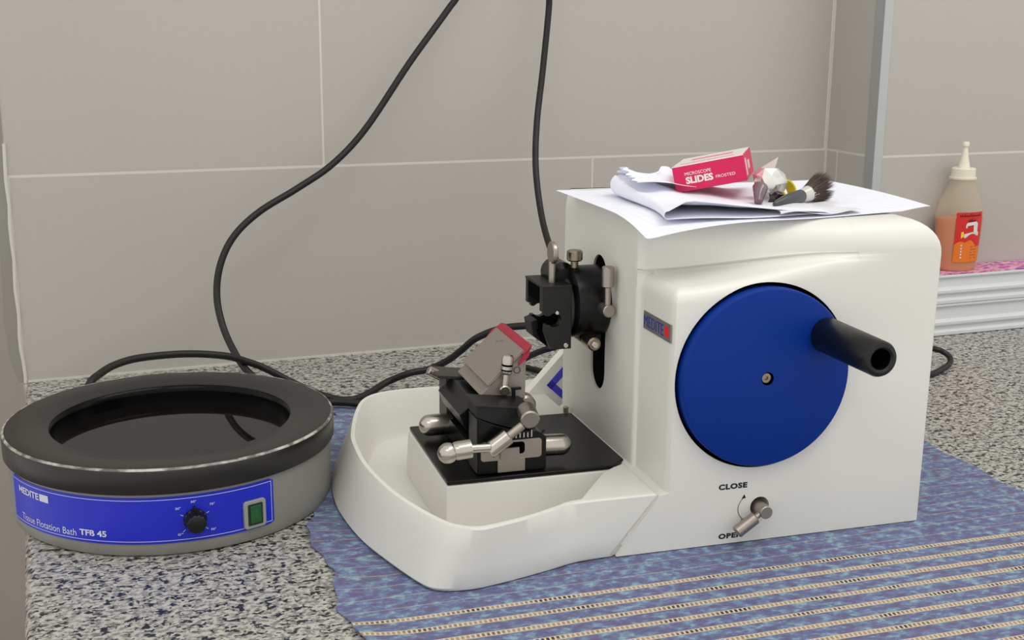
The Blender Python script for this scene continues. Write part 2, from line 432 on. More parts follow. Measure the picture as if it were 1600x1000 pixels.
def slotshape(x0, x1, g=0):
    bm = bmesh.new(); yc, r = .1668, .0188-g; pts = []
    for i in range(13): a = PI*i/12; pts.append((yc+r*math.cos(a), .2150+r*math.sin(a)))
    for i in range(13): a = PI+PI*i/12; pts.append((yc+r*math.cos(a), .1205+r*math.sin(a)))
    a = [bm.verts.new((x0, y, z)) for y, z in pts]; b = [bm.verts.new((x1, y, z)) for y, z in pts]; bm.faces.new(a); bm.faces.new(b[::-1])
    for i in range(len(a)): bm.faces.new((a[i], b[i], b[(i+1) % len(a)], a[(i+1) % len(a)]))
    return bm
cut(body, slotshape(.03, .062))
cut(body, cyl(bmesh.new(), (.1362, -.01, .0335), (.1362, .02, .0335), .0092, 0, 40))
link('slot_cover', slotshape(.0462, .0615, .0002), M_void, mt, smooth=None)
link('lever_socket', lathe(bmesh.new(), [(0, .0), (.009, .0), (.009, .001), (.0, .001)], Matrix.Translation((.1362, .0195, .0335)) @ Matrix.Rotation(PI/2, 4, 'X'), 32, False), M_void, mt)
link('wheel_well', lathe(bmesh.new(), [(0, 0), (WR+.0032, 0), (WR+.0032, .0115), (WR+.0027, .0115), (WR+.0027, .001), (0, .001)], Matrix.Translation((WC[0], .0118, WC[1])) @ Matrix.Rotation(PI/2, 4, 'X'), 96, False), M_void, mt)
# handwheel
FY = Matrix.Translation((WC[0], 0, WC[1])) @ Matrix.Rotation(PI/2, 4, 'X')   # local z -> -y
hw = link('handwheel', lathe(bmesh.new(), [(.0058, -.009), (WR-.001, -.009), (WR, -.008), (WR, .0065), (WR-.0008, .0078), (WR-.0022, .0085), (.0058, .0085), (.0058, -.009)], FY, 128, False), M_blue, mt)
hw['label'] = 'round blue handwheel'
link('hub_screw', lathe(bmesh.new(), [(0, .0045), (.0018, .0045), (.0018, .0062), (.0042, .0062), (.0045, .0058), (.0045, -.006), (0, -.006)], FY, 24, False), M_brass, hw)
link('hub_recess', lathe(bmesh.new(), [(0, -.004), (.0057, -.004), (.0057, .0082), (.0053, .0082), (.0053, -.003), (0, -.003)], FY, 32, False), M_void, hw)
hx, hz = .1862, .1886
FH = Matrix.Translation((hx, 0, hz)) @ Matrix.Rotation(PI/2, 4, 'X')
h = link('crank_handle', lathe(bmesh.new(), [(0, .0084), (.0150, .0084), (.0154, .0095), (.0152, .05), (.0149, .0905), (.0140, .0925), (.0125, .0933), (.0105, .0933), (.0088, .092), (.0088, .040), (0, .040)], FH, 48, False), M_handle, hw)
h['label'] = 'black tubular crank handle'
# logo plate on the side of the raised front
bm = bmesh.new(); pts = [(.0620, .2030), (.0035, .2030), (.0035, .1873), (.0620, .1873)]
a = [bm.verts.new((.04692, y, z)) for y, z in pts]; b = [bm.verts.new((.0462, y, z)) for y, z in pts]; bm.faces.new(a); bm.faces.new(b[::-1])
for i in range(4): bm.faces.new((a[i], b[i], b[(i+1) % 4], a[(i+1) % 4]))
lp = link('logo_plate', bm, mat('grey_logo_plate', (140, 138, 132), .35, metal=.5), mt, smooth=None)
SIDE = Matrix(((0, 0, -1, .04605), (-1, 0, 0, .0605), (0, 1, 0, .1903), (0, 0, 0, 1)))
bm = xf(fit_w(text_bm('MEDITE', .01, .00015, -.0001), .042, .0096), SIDE); link('lettering', bm, mat('logo_blue', (30, 50, 160), .5), lp, smooth=None)
bm = xf(box(bmesh.new(), .0445, .0535, 0.0005, .0095, -.00015, .00015), SIDE); link('red_square', bm, mat('logo_red', (215, 35, 50), .5), lp, smooth=None)
# printed lettering on the front
def front_text(s, x, z, W, H, name, bold=.00030):
    bm = fit_w(text_bm(s, .006, .00008, bold, space=1.12), W, H); xf(bm, Matrix.Translation((x, -.0001, z)) @ FRONT); return link(name, bm, M_ink, mt, smooth=None)
front_text('CLOSE', .0955, .0528, .0275, .0052, 'close_lettering'); front_text('OPEN', .0975, .0068, .0235, .0050, 'open_lettering')
bm = bmesh.new(); arc = [(.1150+.006*((t-.5)*2)**2 , .0222+.0225*t) for t in [i/10 for i in range(11)]]
for (x0, z0), (x1, z1) in zip(arc, arc[1:]):
    vs = [bm.verts.new(p) for p in ((x0-.0003, -.0002, z0), (x0+.0003, -.0002, z0), (x1+.0003, -.0002, z1), (x1-.0003, -.0002, z1))]; bm.faces.new(vs)
tri = [(.1182, -.0002, .0425), (.1222, -.0002, .0432), (.1205, -.0002, .0468)]; bm.faces.new([bm.verts.new(p) for p in tri])
tri = [(.1182, -.0002, .0230), (.1215, -.0002, .0245), (.1222, -.0002, .0212)]; bm.faces.new([bm.verts.new(p) for p in tri])
link('arrow_mark', bm, M_ink, mt, smooth=None)
# clamp lever in the lower socket
lv = link('clamp_lever', cyl(bmesh.new(), (.1362, .018, .0335), (.1345, -.0165, .0340), .0058), M_steel, mt)
bm = cyl(bmesh.new(), (.1325, -.0115, .0330), (.124, -.0115, .0272), .0026); link('stem', bm, M_steel, lv)
bm = cyl(bmesh.new(), (.1268, -.0115, .0290), (.1088, -.0115, .0168), .0056, .0009); link('knob', bm, M_steel, lv)

# base plate lying on the pedestal between tray walls
bm = bmesh.new(); pts = [(-.1285, .0765), (.0270, .0765), (.0400, .0885), (.0430, .0905), (.0430, .2355), (.040, .2365), (-.1275, .2365)]
a = [bm.verts.new((x, y, .0520)) for x, y in pts]; b = [bm.verts.new((x, y, .0558)) for x, y in pts]; bm.faces.new(a); bm.faces.new(b[::-1])
for i in range(len(a)): bm.faces.new((a[i], b[i], b[(i+1) % len(a)], a[(i+1) % len(a)]))
bp_ = link('base_plate', bm, M_black, mt, smooth=30, bevel=.0011); bp_['label'] = 'glossy black rectangular base plate'

link('plate_clip', cyl(bmesh.new(), (.0385, .2410, .0550), (.0385, .2410, .0610), .0030, .0006, 18), M_steel, mt)
# ---- specimen head
HY, HZ = .165, .1905
hd = link('specimen_head', lathe(bmesh.new(), [(0, 0), (.0300, 0), (.0335, .0018), (.034, .004), (.034, .031), (.0325, .0335), (0, .0335)], Matrix.Translation((.0105, HY, HZ)) @ Matrix.Rotation(PI/2, 4, 'Y'), 64, False), M_black, mt, smooth=30)
hd['label'] = 'black round specimen head'
bm = bmesh.new(); box(bm, .020, .0438, .150, .175, .152, .185); link('head_slider', bm, M_black, hd, smooth=30, bevel=.004)
link('rear_boss', cyl(bmesh.new(), (.006, .197, .2155), (.006, .160, .2155), .0130, .005), M_black, hd)
link('swivel_disc', cyl(bmesh.new(), (.0065, HY+.004, HZ-.004), (.0110, HY+.004, HZ-.004), .0285, .001, 48), M_dgrey, hd)
def vise_profile():
    p = [(.0070, .1510), (.0070, .2105), (-.0215, .2105), (-.0215, .1870), (-.0180, .1868), (-.0178, .1832)]
    c = (-.0095, .1790); r = .0066
    for i in range(0, 9): a = math.radians(140-260*0 + i*(-0)); 
    for i in range(11): a = math.radians(142+(-284)*i/10); p.append((c[0]+r*math.cos(a), c[1]+r*math.sin(a)))
    p += [(-.0178, .1748), (-.0185, .1680), (-.0125, .1510)]
    return p
vb = link('clamp_block', prism(bmesh.new(), vise_profile(), .140, .150), M_blackm, hd, smooth=30, bevel=.0005)
bm = prism(bmesh.new(), [(.0070, .1510), (.0070, .2105), (-.0215, .2105), (-.0215, .1950), (-.0060, .1950), (-.0060, .1640), (-.0180, .1640), (-.0125, .1510)], .152, .184); link('clamp_block_core', bm, M_void, vb, smooth=30)
bm = prism(bmesh.new(), vise_profile(), .186, .193); link('rear_jaw', bm, M_blackm, vb, smooth=30, bevel=.0005)
bm = bmesh.new(); box(bm, -.0221, .0070, .1398, .1932, .2095, .2118); o = link('top_bar', bm, M_blackm, vb, smooth=30, bevel=.0006)
bm = prism(bmesh.new(), [(-.0170, .1735), (-.0230, .1715), (-.0205, .1570), (-.0125, .1510)], .170, .193); link('lower_jaw', bm, M_blackm, vb, smooth=30, bevel=.0004)
link('screw_pin', cyl(bmesh.new(), (-.0075, .1385, .1862), (-.0075, .141, .1862), .0018, .0003, 16), M_chrome, vb)
link('screw_pin', cyl(bmesh.new(), (.0015, .1385, .1545), (.0015, .141, .1545), .0024, .0004, 16), M_chrome, vb)
bm = cyl(bmesh.new(), (-.0075, .1555, .2115), (-.0075, .1555, .232), .0034, .0004, 20); tb = link('clamp_key', bm, M_steel, hd)
link('key_disc', cyl(bmesh.new(), (-.0096, .1555, .2400), (-.0050, .1555, .2400), .0105, .0009, 36), M_steel, tb)
bm = cyl(bmesh.new(), (.0160, .160, .2235), (.0160, .160, .2320), .0036); ts = link('top_screw', bm, M_brass, hd)
link('knurled_head', cyl(bmesh.new(), (.0160, .160, .2305), (.0160, .160, .2405), .0075, .0012), M_brass, ts)
bm = cyl(bmesh.new(), (.0340, .150, .1905), (.0355, .1170, .1900), .0060, .0008); ll = link('locking_lever', bm, M_steel, hd)
link('stem', cyl(bmesh.new(), (.0353, .1215, .193), (.0350, .1215, .2145), .0029), M_steel, ll)
link('knob', cyl(bmesh.new(), (.0350, .1215, .2120), (.0350, .1215, .2312), .0058, .0009), M_steel, ll)
bm = cyl(bmesh.new(), (.0240, .142, .1590), (.0225, .1190, .1590), .0072, .0014, 24, .0063); cs = link('coin_screw', bm, M_brass, hd)
link('screw_tip', cyl(bmesh.new(), (.0225, .1195, .1590), (.0223, .1165, .1590), .0032, .0006, 20), M_chrome, cs)

# ------------------------------------------------------------------ waste tray (lifts off)
tray_o = Vector((-.08, .16, .0022))
tray = thing('waste_tray', 'white moulded waste tray with curved rim in front of the machine column', 'tray', MM @ tray_o, MROT)
RIM = [(.0375, .0005), (-.0344, .0007), (-.058, -.0085), (-.0832, -.0190), (-.108, -.0270), (-.127, -.0308), (-.1431, -.0238), (-.1549, -.0095), (-.1693, .0257), (-.1824, .0733), (-.1912, .138), (-.1916, .190), (-.1878, .2318), (-.1716, .300), (-.1530, .346), (-.1223, .3651), (-.0658, .3674), (-.02, .3665), (.0269, .3654), (.0424, .3650)]
BOT = [(-.0042, .0005), (-.0341, -.0024), (-.0600, -.0105), (-.0850, -.0180), (-.1120, -.0250), (-.1356, -.0289), (-.1600, -.0245), (-.1730, -.0080), (-.1914, .0464), (-.2040, .0950), (-.2105, .150), (-.2110, .190), (-.2060, .240), (-.1880, .312), (-.1640, .358), (-.1240, .380), (-.066, .381), (-.02, .380), (.0269, .379), (.0424, .379)]
INN = [(.030, .0075), (-.032, .0075), (-.055, -.0015), (-.0805, -.0130), (-.1065, -.0210), (-.1265, -.0245), (-.1390, -.0195), (-.1495, -.0070), (-.1640, .0275), (-.1772, .0745), (-.1860, .138), (-.1864, .190), (-.1828, .2305), (-.1670, .298), (-.1490, .342), (-.1215, .3597), (-.0658, .3620), (-.02, .3610), (.0269, .3600), (.0424, .3600)]
FLO = [(.030, .018), (-.032, .018), (-.053, .010), (-.078, .0), (-.103, -.0075), (-.123, -.0100), (-.134, -.0050), (-.143, .0040), (-.157, .036), (-.169, .078), (-.177, .138), (-.177, .190), (-.173, .228), (-.158, .290), (-.142, .330), (-.118, .346), (-.0658, .348), (-.02, .347), (.0269, .346), (.0424, .346)]
def build_tray():
    bm = bmesh.new(); k = 6
    L_ = [catmull([(x, y, 0) for x, y in P], k) for P in (BOT, RIM, INN, FLO)]
    ZR = .0558; n = len(L_[0]); rings = []
    def lerp(a, b, t): return a+(b-a)*t
    for key, z in (('b0', .0025), ('b1', .005), ('m1', .02), ('m2', .038), ('r0', ZR-.0016), ('r1', ZR-.0003), ('r2', ZR), ('i1', ZR-.0003), ('i2', ZR-.0018), ('w1', .03), ('w2', .013), ('f1', .0078), ('f2', .0060)):
        ring = []
        for i in range(n):
            b, r, q, f = L_[0][i], L_[1][i], L_[2][i], L_[3][i]
            if key == 'b0': p = lerp(b, f, .06)
            elif key == 'b1': p = b
            elif key in ('m1', 'm2'): p = lerp(b, r, (z-.005)/(ZR-.0016-.005))
            elif key == 'r0': p = r
            elif key == 'r1': p = lerp(r, q, .15)
            elif key == 'r2': p = lerp(r, q, .5)
            elif key == 'i1': p = lerp(r, q, .85)
            elif key == 'i2': p = q
            elif key == 'w1': p = lerp(q, f, .45)
            elif key == 'w2': p = lerp(q, f, .72)
            elif key == 'f1': p = lerp(q, f, .90)
            else: p = f
            ring.append(bm.verts.new((p.x, p.y, z)))
        rings.append(ring)
    for a, b in zip(rings, rings[1:]):
        for i in range(n-1): bm.faces.new((a[i], a[i+1], b[i+1], b[i]))
    bm.faces.new(rings[-1]); bm.faces.new(rings[0][::-1])
    end0 = [r[0] for r in rings]; end1 = [r[-1] for r in rings]
    bm.faces.new(end0); bm.faces.new(end1[::-1])
    return bm
o = link('tray_shell', build_tray(), M_white, tray, off=tray_o, smooth=30)
# pedestal and the flat shoulders next to the column
def pedestal():
    bm = bmesh.new(); top = [(-.1290, .0760), (.0330, .0760), (.0330, .2370), (-.1290, .2370)]
    bot = [(-.1310, .0730), (.0330, .0730), (.0330, .2400), (-.1310, .2400)]
    a = [bm.verts.new((x, y, .0050)) for x, y in bot]; b = [bm.verts.new((x, y, .0518)) for x, y in top]; bm.faces.new(a); bm.faces.new(b[::-1])
    for i in range(4): bm.faces.new((a[i], b[i], b[(i+1) % 4], a[(i+1) % 4]))
    return bm
link('pedestal', pedestal(), M_white, tray, off=tray_o, smooth=30, bevel=.002)
def shoulder(P):
    bm = bmesh.new(); a = [bm.verts.new((x, y, .0545)) for x, y, s in P]; b = [bm.verts.new((x+s*.35, y+(s if P[0][1] < .1 else -s), .0100)) for x, y, s in P]
    bm.faces.new(a); bm.faces.new(b[::-1])
    for i in range(len(a)): bm.faces.new((a[i], b[i], b[(i+1) % len(a)], a[(i+1) % len(a)]))
    return bm
link('front_shoulder', shoulder([(.0388, .0020, 0), (-.032, .0050, 0), (.0130, .0660, 0), (.0270, .0765, 0), (.0400, .0835, 0)]), M_white, tray, off=tray_o, smooth=30, bevel=.0015)
link('rear_shoulder', shoulder([(.0400, .3630, 0), (-.004, .3610, 0), (-.002, .2420, 0), (.0400, .2400, 0)]), M_white, tray, off=tray_o, smooth=30, bevel=.0015)

# ------------------------------------------------------------------ knife holder on the base plate
KO = Vector((-.067, .16, .0559))
kh = thing('knife_holder', 'black and steel knife holder clamped on the glossy black plate', 'knife holder', MM @ KO, MROT)
def K(name, bm, m, parent=None, smooth=35, bevel=0): return link(name, bm, m, parent or kh, off=KO, smooth=smooth, bevel=bevel)
def arcpts(x0, z0, x1, z1, sag, n=8):
    return [(x0+(x1-x0)*i/n, z0+(z1-z0)*i/n-sag*4*(i/n)*(1-i/n)) for i in range(n+1)]
cheek = [(-.0350, .0564), (-.0350, .0866)]+arcpts(-.0435, .0930, -.0985, .1090, .0035)+[(-.0985, .0564)]
K('front_cheek', prism(bmesh.new(), cheek, .0835, .112), M_black, smooth=25, bevel=.0006)
K('rear_cheek', prism(bmesh.new(), [(-.0350, .0564), (-.0350, .0866), (-.0985, .1090), (-.0985, .0564)], .2000, .2300), M_dgrey, smooth=25, bevel=.0006)
K('cheek_side_reflection', box(bmesh.new(), -.0996, -.0987, .0850, .1110, .0575, .1080), M_dgrey)  # added grey sheet: paints the reflection on the black cheek's left face
K('bed', prism(bmesh.new(), [(-.0350, .0564), (-.0350, .0760), (-.0985, .0760), (-.0985, .0564)], .1122, .1998), M_black, smooth=25)
# tilting carriage: curved segment, side plates
seg = arcpts(-.0450, .0945, -.1000, .1100, .0032)+[(-.0985, .1198), (-.0500, .1135)]
K('carriage_segment', prism(bmesh.new(), seg, .0845, .1155), M_blackm, smooth=25, bevel=.0004)
core = [(-.0480, .0780), (-.0450, .1000), (-.0490, .1110), (-.0930, .1140), (-.1070, .1030), (-.1030, .0910), (-.0960, .0830), (-.0900, .0775)]
K('carriage_core', prism(bmesh.new(), core, .1160, .1990), M_black, smooth=25, bevel=.0008)
K('carriage_top_plate', prism(bmesh.new(), [(-.1012, .1195), (-.0495, .1130), (-.0493, .1152), (-.1012, .1218)], .0825, .1195), M_blackm, smooth=25, bevel=.0006)
K('carriage_top_plate', prism(bmesh.new(), [(-.1080, .1150), (-.0560, .1085), (-.0558, .1112), (-.1080, .1185)], .1960, .2310), M_dgrey, smooth=25, bevel=.0006)
K('rear_post', prism(bmesh.new(), [(-.0987, .1085), (-.0700, .1050), (-.0700, .1130), (-.0987, .1160)], .2000, .2300), M_dgrey, smooth=25)
# grey knife block, pressure plate, blade tape
kb = K('knife_block', prism(bmesh.new(), [(-.0868, .1185), (-.0460, .1560), (-.0432, .1540), (-.0440, .1128), (-.0560, .1128)], .120, .203), M_kgrey, smooth=25, bevel=.0006)
dx, dz = .0335, .0305; nrm = Vector((-dz, 0, dx)).normalized()
def plate_on(u0, u1, y0, y1, t0, t1):
    o_ = Vector((-.0868, 0, .1185)); d_ = Vector((.0408, 0, .0375)).normalized(); nn = Vector((-d_.z, 0, d_.x))
    pts = [o_+d_*u0+nn*t0, o_+d_*u1+nn*t0, o_+d_*u1+nn*t1, o_+d_*u0+nn*t1]
    return prism(bmesh.new(), [(p.x, p.z) for p in pts], y0, y1)
pp = K('pressure_plate', plate_on(.0110, .0570, .1185, .2040, .0004, .0038), M_kgrey, smooth=25, bevel=.0005)
red = mat('crimson_plastic', (165, 26, 58), .4)
bm = bmesh.new(); o_ = Vector((-.0868, 0, .1185)); d_ = Vector((.0408, 0, .0375)).normalized(); nn = Vector((-d_.z, 0, d_.x))
outl = [(.0150, .2045), (.0300, .2060), (.0400, .2110), (.0530, .2155), (.0640, .2110), (.0655, .2030), (.0655, .1180), (.0630, .1150), (.0540, .1150), (.0540, .1180)]
a = [bm.verts.new(o_+d_*u+nn*-.0004+Vector((0, y, 0))) for u, y in outl]; b = [bm.verts.new(o_+d_*u+nn*.0008+Vector((0, y, 0))) for u, y in outl]
bm.faces.new(a); bm.faces.new(b[::-1])
for i in range(len(a)): bm.faces.new((a[i], b[i], b[(i+1) % len(a)], a[(i+1) % len(a)]))
bg = K('blade_guard', bm, red, smooth=25); bg['label'] = 'crimson blade guard'
K('guard_flap', prism(bmesh.new(), [(-.0430, .1600), (-.0405, .1625), (-.0425, .1530), (-.0520, .1450), (-.0520, .1480)], .1150, .1165), red, smooth=25)
# pen marks on the plate
bm = bmesh.new()
for u0, y0, u1, y1 in ((.046, .178, .049, .174), (.0475, .178, .0465, .1755), (.049, .170, .052, .166), (.051, .171, .050, .168)):
    p = o_+d_*u0+nn*.0040+Vector((0, y0, 0)); q = o_+d_*u1+nn*.0040+Vector((0, y1, 0)); s = (q-p).cross(nn).normalized()*.00035
    bm.faces.new([bm.verts.new(v) for v in (p-s, p+s, q+s, q-s)])
link('pen_marks', bm, mat('green_ink', (90, 120, 110), .6), kh, off=KO, smooth=None)
# small upright lever of the pressure plate
lv = K('plate_lever', cyl(bmesh.new(), (-.0635, .125, .1268), (-.0660, .1100, .1240), .0050, .0009), M_chrome)
link('stem', cyl(bmesh.new(), (-.0656, .1130, .1262), (-.0640, .1130, .1400), .0030), M_chrome, lv, off=KO)
Mk, _ = frame_to((-.0642, .1130, .1392), (-.0625, .1130, .1570))
kn = link('knob', lathe(bmesh.new(), [(0, 0), (.0045, 0), (.0052, .0010), (.0052, .0030), (.0046, .0034), (.0046, .0042), (.0056, .0046), (.0056, .0075), (.0048, .0080), (.0048, .0088), (.0054, .0094), (.0054, .0150), (.0046, .0172), (.003, .0180), (0, .0180)], Mk, 32, False), M_chrome, lv, off=KO)
bm = bmesh.new()
for z in (.0038, .0084): lathe(bm, [(.0050, z-.0005), (.0054, z), (.0050, z+.0005)], Mk, 24, False)
link('rubber_ring', bm, M_void, kn, off=KO)
bm = bmesh.new(); box(bm, -.0585, -.0555, .1120, .1150, .1120, .1245); box(bm, -.0590, -.0500, .1120, .1150, .1235, .1258); K('stop_hook', bm, M_black, smooth=25, bevel=.0003)
bm = bmesh.new(); torus = [( -.0520+.0030*math.cos(a), .1195, .1400+.0030*math.sin(a)) for a in [2*PI*i/16 for i in range(17)]]; tube(bm, torus, .0003, 6, 1); K('screw_ring', bm, M_dgrey)
# side lever with diagonal arm
sl = K('side_lever', cyl(bmesh.new(), (-.0545, .0835, .1135), (-.0565, .0640, .1100), .0086, .0012), M_steel)
link('arm', cyl(bmesh.new(), (-.0620, .0690, .1045), (-.0770, .0690, .0940), .0040), M_steel, sl, off=KO)
link('arm_knob', cyl(bmesh.new(), (-.0745, .0690, .0960), (-.0930, .0690, .0830), .0075, .0010), M_chrome, sl, off=KO)
# crossing T plate with slot, scale marks
tp = bmesh.new(); pts = rrect(-.0965, -.0400, .0690, .0868, .003); prism(tp, pts, .0815, .0834)
tpl = K('slotted_plate', tp, M_steel, smooth=25, bevel=.0002)
bm = bmesh.new(); box(bm, -.0810, -.0555, .0814, .0834, .0575, .0700); link('plate_foot', bm, M_steel, tpl, off=KO, smooth=None, bevel=.0002)
bm = prism(bmesh.new(), rrect(-.0730, -.0560, .0740, .0850, .003), .0811, .0816); link('slot', bm, M_void, tpl, off=KO, smooth=None)
bm = bmesh.new(); box(bm, -.0790, -.0615, .0790, .0815, .0705, .0805); link('slide_block', bm, M_kgrey, tpl, off=KO, smooth=None, bevel=.0004)
bm = bmesh.new()
for i in range(5): x = -.0640+i*.0036; box(bm, x, x+.0010, .0830, .0834, .0880, .0925+(.0020 if i == 4 else 0)); 
K('scale_marks', bm, mat('silver_marks', (205, 200, 190), .4, metal=.6), smooth=None)
# clamping handles
def handle(name, p0, p1, r, ball=None, rod=None):
    h = K(name, capsule(bmesh.new(), p0, p1, r, ends=(1,)), M_chrome)
    if rod: link('rod', cyl(bmesh.new(), rod[0], rod[1], rod[2]), M_chrome, h, off=KO)
    return h
handle('front_clamp_handle', (-.1105, .0640, .0890), (-.1300, .0640, .0875), .0084, rod=((-.1110, .0640, .0890), (-.0930, .0640, .0885), .0040))
bm = bmesh.new(); bmesh.ops.create_uvsphere(bm, u_segments=28, v_segments=18, radius=.0092, matrix=Matrix.Translation((-.1305, .0640, .0868))); K('handle_ball', bm, M_chrome)
handle('left_clamp_handle', (-.0950, .195, .0695), (-.1270, .195, .0690), .0104)
handle('right_clamp_handle', (-.0352, .1000, .0730), (-.0060, .1000, .0718), .0100)
K('rear_lever', cyl(bmesh.new(), (-.1000, .2150, .1110), (-.1130, .2150, .1185), .0048, .001), M_chrome)
K('rear_knob', cyl(bmesh.new(), (-.0420, .1350, .1050), (-.0420, .1220, .1040), .0100, .0020), M_steel)
K('index_pin', cyl(bmesh.new(), (-.0355, .0950, .0870), (-.0330, .0950, .0890), .0010, .0002, 10), M_black)

# ------------------------------------------------------------------ flotation bath
BX, BY = .1006, 1.1841; RB = .1486
bath = thing('flotation_bath', 'round grey water bath with black rim and blue control panel on the granite', 'water bath', (BX, BY, 0))
M_bgrey = mat('grey_hammer_paint', (134, 133, 126), .42, bump=.12, bscale=900, var=.02)
M_rim = mat('black_plastic_rim', (27, 25, 23), .36, spec=.6, bump=.05, bscale=700, var=.08, vscale=25)
M_well = mat('black_enamel_well', (6, 6, 6), .22, spec=.15)
link('housing', lathe(bmesh.new(), [(0, .0003), (.1440, .0003), (.1466, .0016), (.1479, .0050), (.1485, .010), (RB, .018), (RB, .062), (0, .062)], None, 128, False), M_bgrey, bath)
rim = link('rim', lathe(bmesh.new(), [(.1480, .0585), (.1512, .0580), (.1525, .0600), (.1527, .0775), (.1520, .0795), (.1500, .0808), (.1480, .0810), (.1260, .0808), (.1240, .0800), (.1130, .0792), (.1112, .0782), (.1110, .0600), (.1480, .0600)], None, 160, False), M_rim, bath, smooth=40)
N = NT('worn_rim_edge'); g = N.n('NewGeometry'); n = N.noise(g.outputs['Position'], 70, 4); N.l(N.ramp(n, [(.42, s2l((96, 92, 86))), (.62, s2l((190, 186, 178)))]), N.b.inputs['Base Color']); N.b.inputs['Roughness'].default_value = .4
link('worn_edge', lathe(bmesh.new(), [(.15215, .0795), (.1516, .0804), (.1506, .0810), (.1500, .0811), (.1498, .0806), (.1515, .0794)], None, 160, False), N.m, rim)
link('well', lathe(bmesh.new(), [(.1109, .0776), (.1090, .0755), (.1082, .072), (.1075, .040), (.100, .036), (0, .036), (0, .0345), (.102, .0345), (.1090, .039), (.1109, .060)], None, 128, False), M_well, bath)
M_water = mat('dark_still_water', (14, 12, 11), .02, spec=.5)
M_water.node_tree.nodes['Principled BSDF'].inputs['IOR'].default_value = 1.33
o = link('water', lathe(bmesh.new(), [(0, .0625), (.1078, .0625), (.1074, .0400), (.10, .0368), (0, .0368)], None, 128, False), M_water, None); o.location = (BX, BY, 0)
tag(o, 'still dark water filling the round well of the bath', 'water')
# curved control panel
def bend(bm, a0, zoff, R):
    """x runs along the arc from angle a0 (degrees), y is height, z is outward"""
    for v in bm.verts:
        a = math.radians(a0)+v.co.x/RB; r = R+v.co.z; v.co = Vector((r*math.cos(a), r*math.sin(a), v.co.y+zoff))
    return bm
def sheet(w0, w1, h0, h1, t, r=.002, n=60):
    bm = bmesh.new(); a = []; b = []
    for i in range(n+1):
        x = w0+(w1-w0)*i/n; q = 0
        e = min(x-w0, w1-x)
        if e < r: q = r-math.sqrt(max(0, r*r-(r-e)**2))
        a.append((bm.verts.new((x, h0+q, 0)), bm.verts.new((x, h1-q, 0)), bm.verts.new((x, h1-q, t)), bm.verts.new((x, h0+q, t))))
    for p, q in zip(a, a[1:]):
        for i in range(4): bm.faces.new((p[i], q[i], q[(i+1) % 4], p[(i+1) % 4]))
    bm.faces.new(a[0]); bm.faces.new(a[-1][::-1]); return bm
AL, AR = -164.3, -61.3; PW = math.radians(AR-AL)*RB; PZ0, PZ1 = .0128, .0548
pan = link('control_panel', bend(sheet(0, PW, PZ0, PZ1, .0007), AL, 0, RB), mat('ultramarine_label', (24, 38, 190), .38), bath, smooth=50); pan['label'] = 'long blue curved control panel'
M_pw = mat('pale_print', (205, 208, 225), .5)
bm = bmesh.new(); g_ = .0022; t_ = .0005
for a, b, c, d in ((g_, PW-g_, PZ0+g_, PZ0+g_+t_), (g_, PW-g_, PZ1-g_-t_, PZ1-g_), (g_, g_+t_, PZ0+g_, PZ1-g_), (PW-g_-t_, PW-g_, PZ0+g_, PZ1-g_)):
    n = 60 if b-a > .01 else 1
    vs = [(bm.verts.new((a+(b-a)*i/n, c, .0002)), bm.verts.new((a+(b-a)*i/n, d, .0002))) for i in range(n+1)]
    for p, q in zip(vs, vs[1:]): bm.faces.new((p[0], q[0], q[1], p[1]))
link('panel_border', bend(bm, AL, 0, RB+.0007), M_pw, pan, smooth=None)
def ptext(s, a0, a1, z, H, name, bold=0.0001, parent=None):
    W = math.radians(a1-a0)*RB; bm = fit_w(text_bm(s, .01, 0, bold), W, H)
    return link(name, bend(bm, a0, z, RB+.0010), M_pw, parent or pan, smooth=None)
ptext('MEDITE', -158.0, -145.4, .0420, .0062, 'logo_lettering', .0003)
bm = bmesh.new(); vs = [bm.verts.new(p) for p in ((0, 0, 0), (.0115, 0, 0), (.0115, .0066, 0), (0, .0066, 0))]; bm.faces.new(vs); link('logo_square', bend(bm, -144.9, .0418, RB+.0010), M_pw, pan, smooth=None)
ptext('Tissue Flotation Bath', -156.9, -129.3, .0175, .0062, 'model_lettering', 0)
ptext('TFB 45', -128.0, -118.3, .0190, .0056, 'model_lettering', .0003)
for s, a, z in (('50°', -90.6, .0480), ('30°', -95.6, .0432), ('70°', -84.6, .0437), ('0°', -95.2, .0195), ('90°', -84.6, .0205)):
    ptext(s, a, a+1.75, z-.0005, .0022, 'dial_number', .0001)
# knob and switch
def radial(a, z): 
    a = math.radians(a); return Vector((math.cos(a), math.sin(a), 0)), Vector((-math.sin(a), math.cos(a), 0)), Vector((BX*0+RB*math.cos(a), RB*math.sin(a), z))
er, et, pc = radial(-89.5, .0322)
Mk = Matrix(((et.x, 0, er.x, pc.x), (et.y, 0, er.y, pc.y), (et.z, 1, er.z, pc.z), (0, 0, 0, 1)))
bm = bmesh.new()
for i in range(5):
    a = math.radians((-60, 0, 60, -130, 130)[i]); x0, z0 = .0112*math.sin(a), .0112*math.cos(a)-.001; x1, z1 = .0138*math.sin(a), .0138*math.cos(a)-.001
    s = Vector((math.cos(a), -math.sin(a)))*.00025
    bm.faces.new([bm.verts.new(Mk @ Vector((x, y, .0011))) for x, y in ((x0-s.x, z0-s.y), (x0+s.x, z0+s.y), (x1+s.x, z1+s.y), (x1-s.x, z1-s.y))])
link('dial_ticks', bm, M_pw, pan, smooth=None)
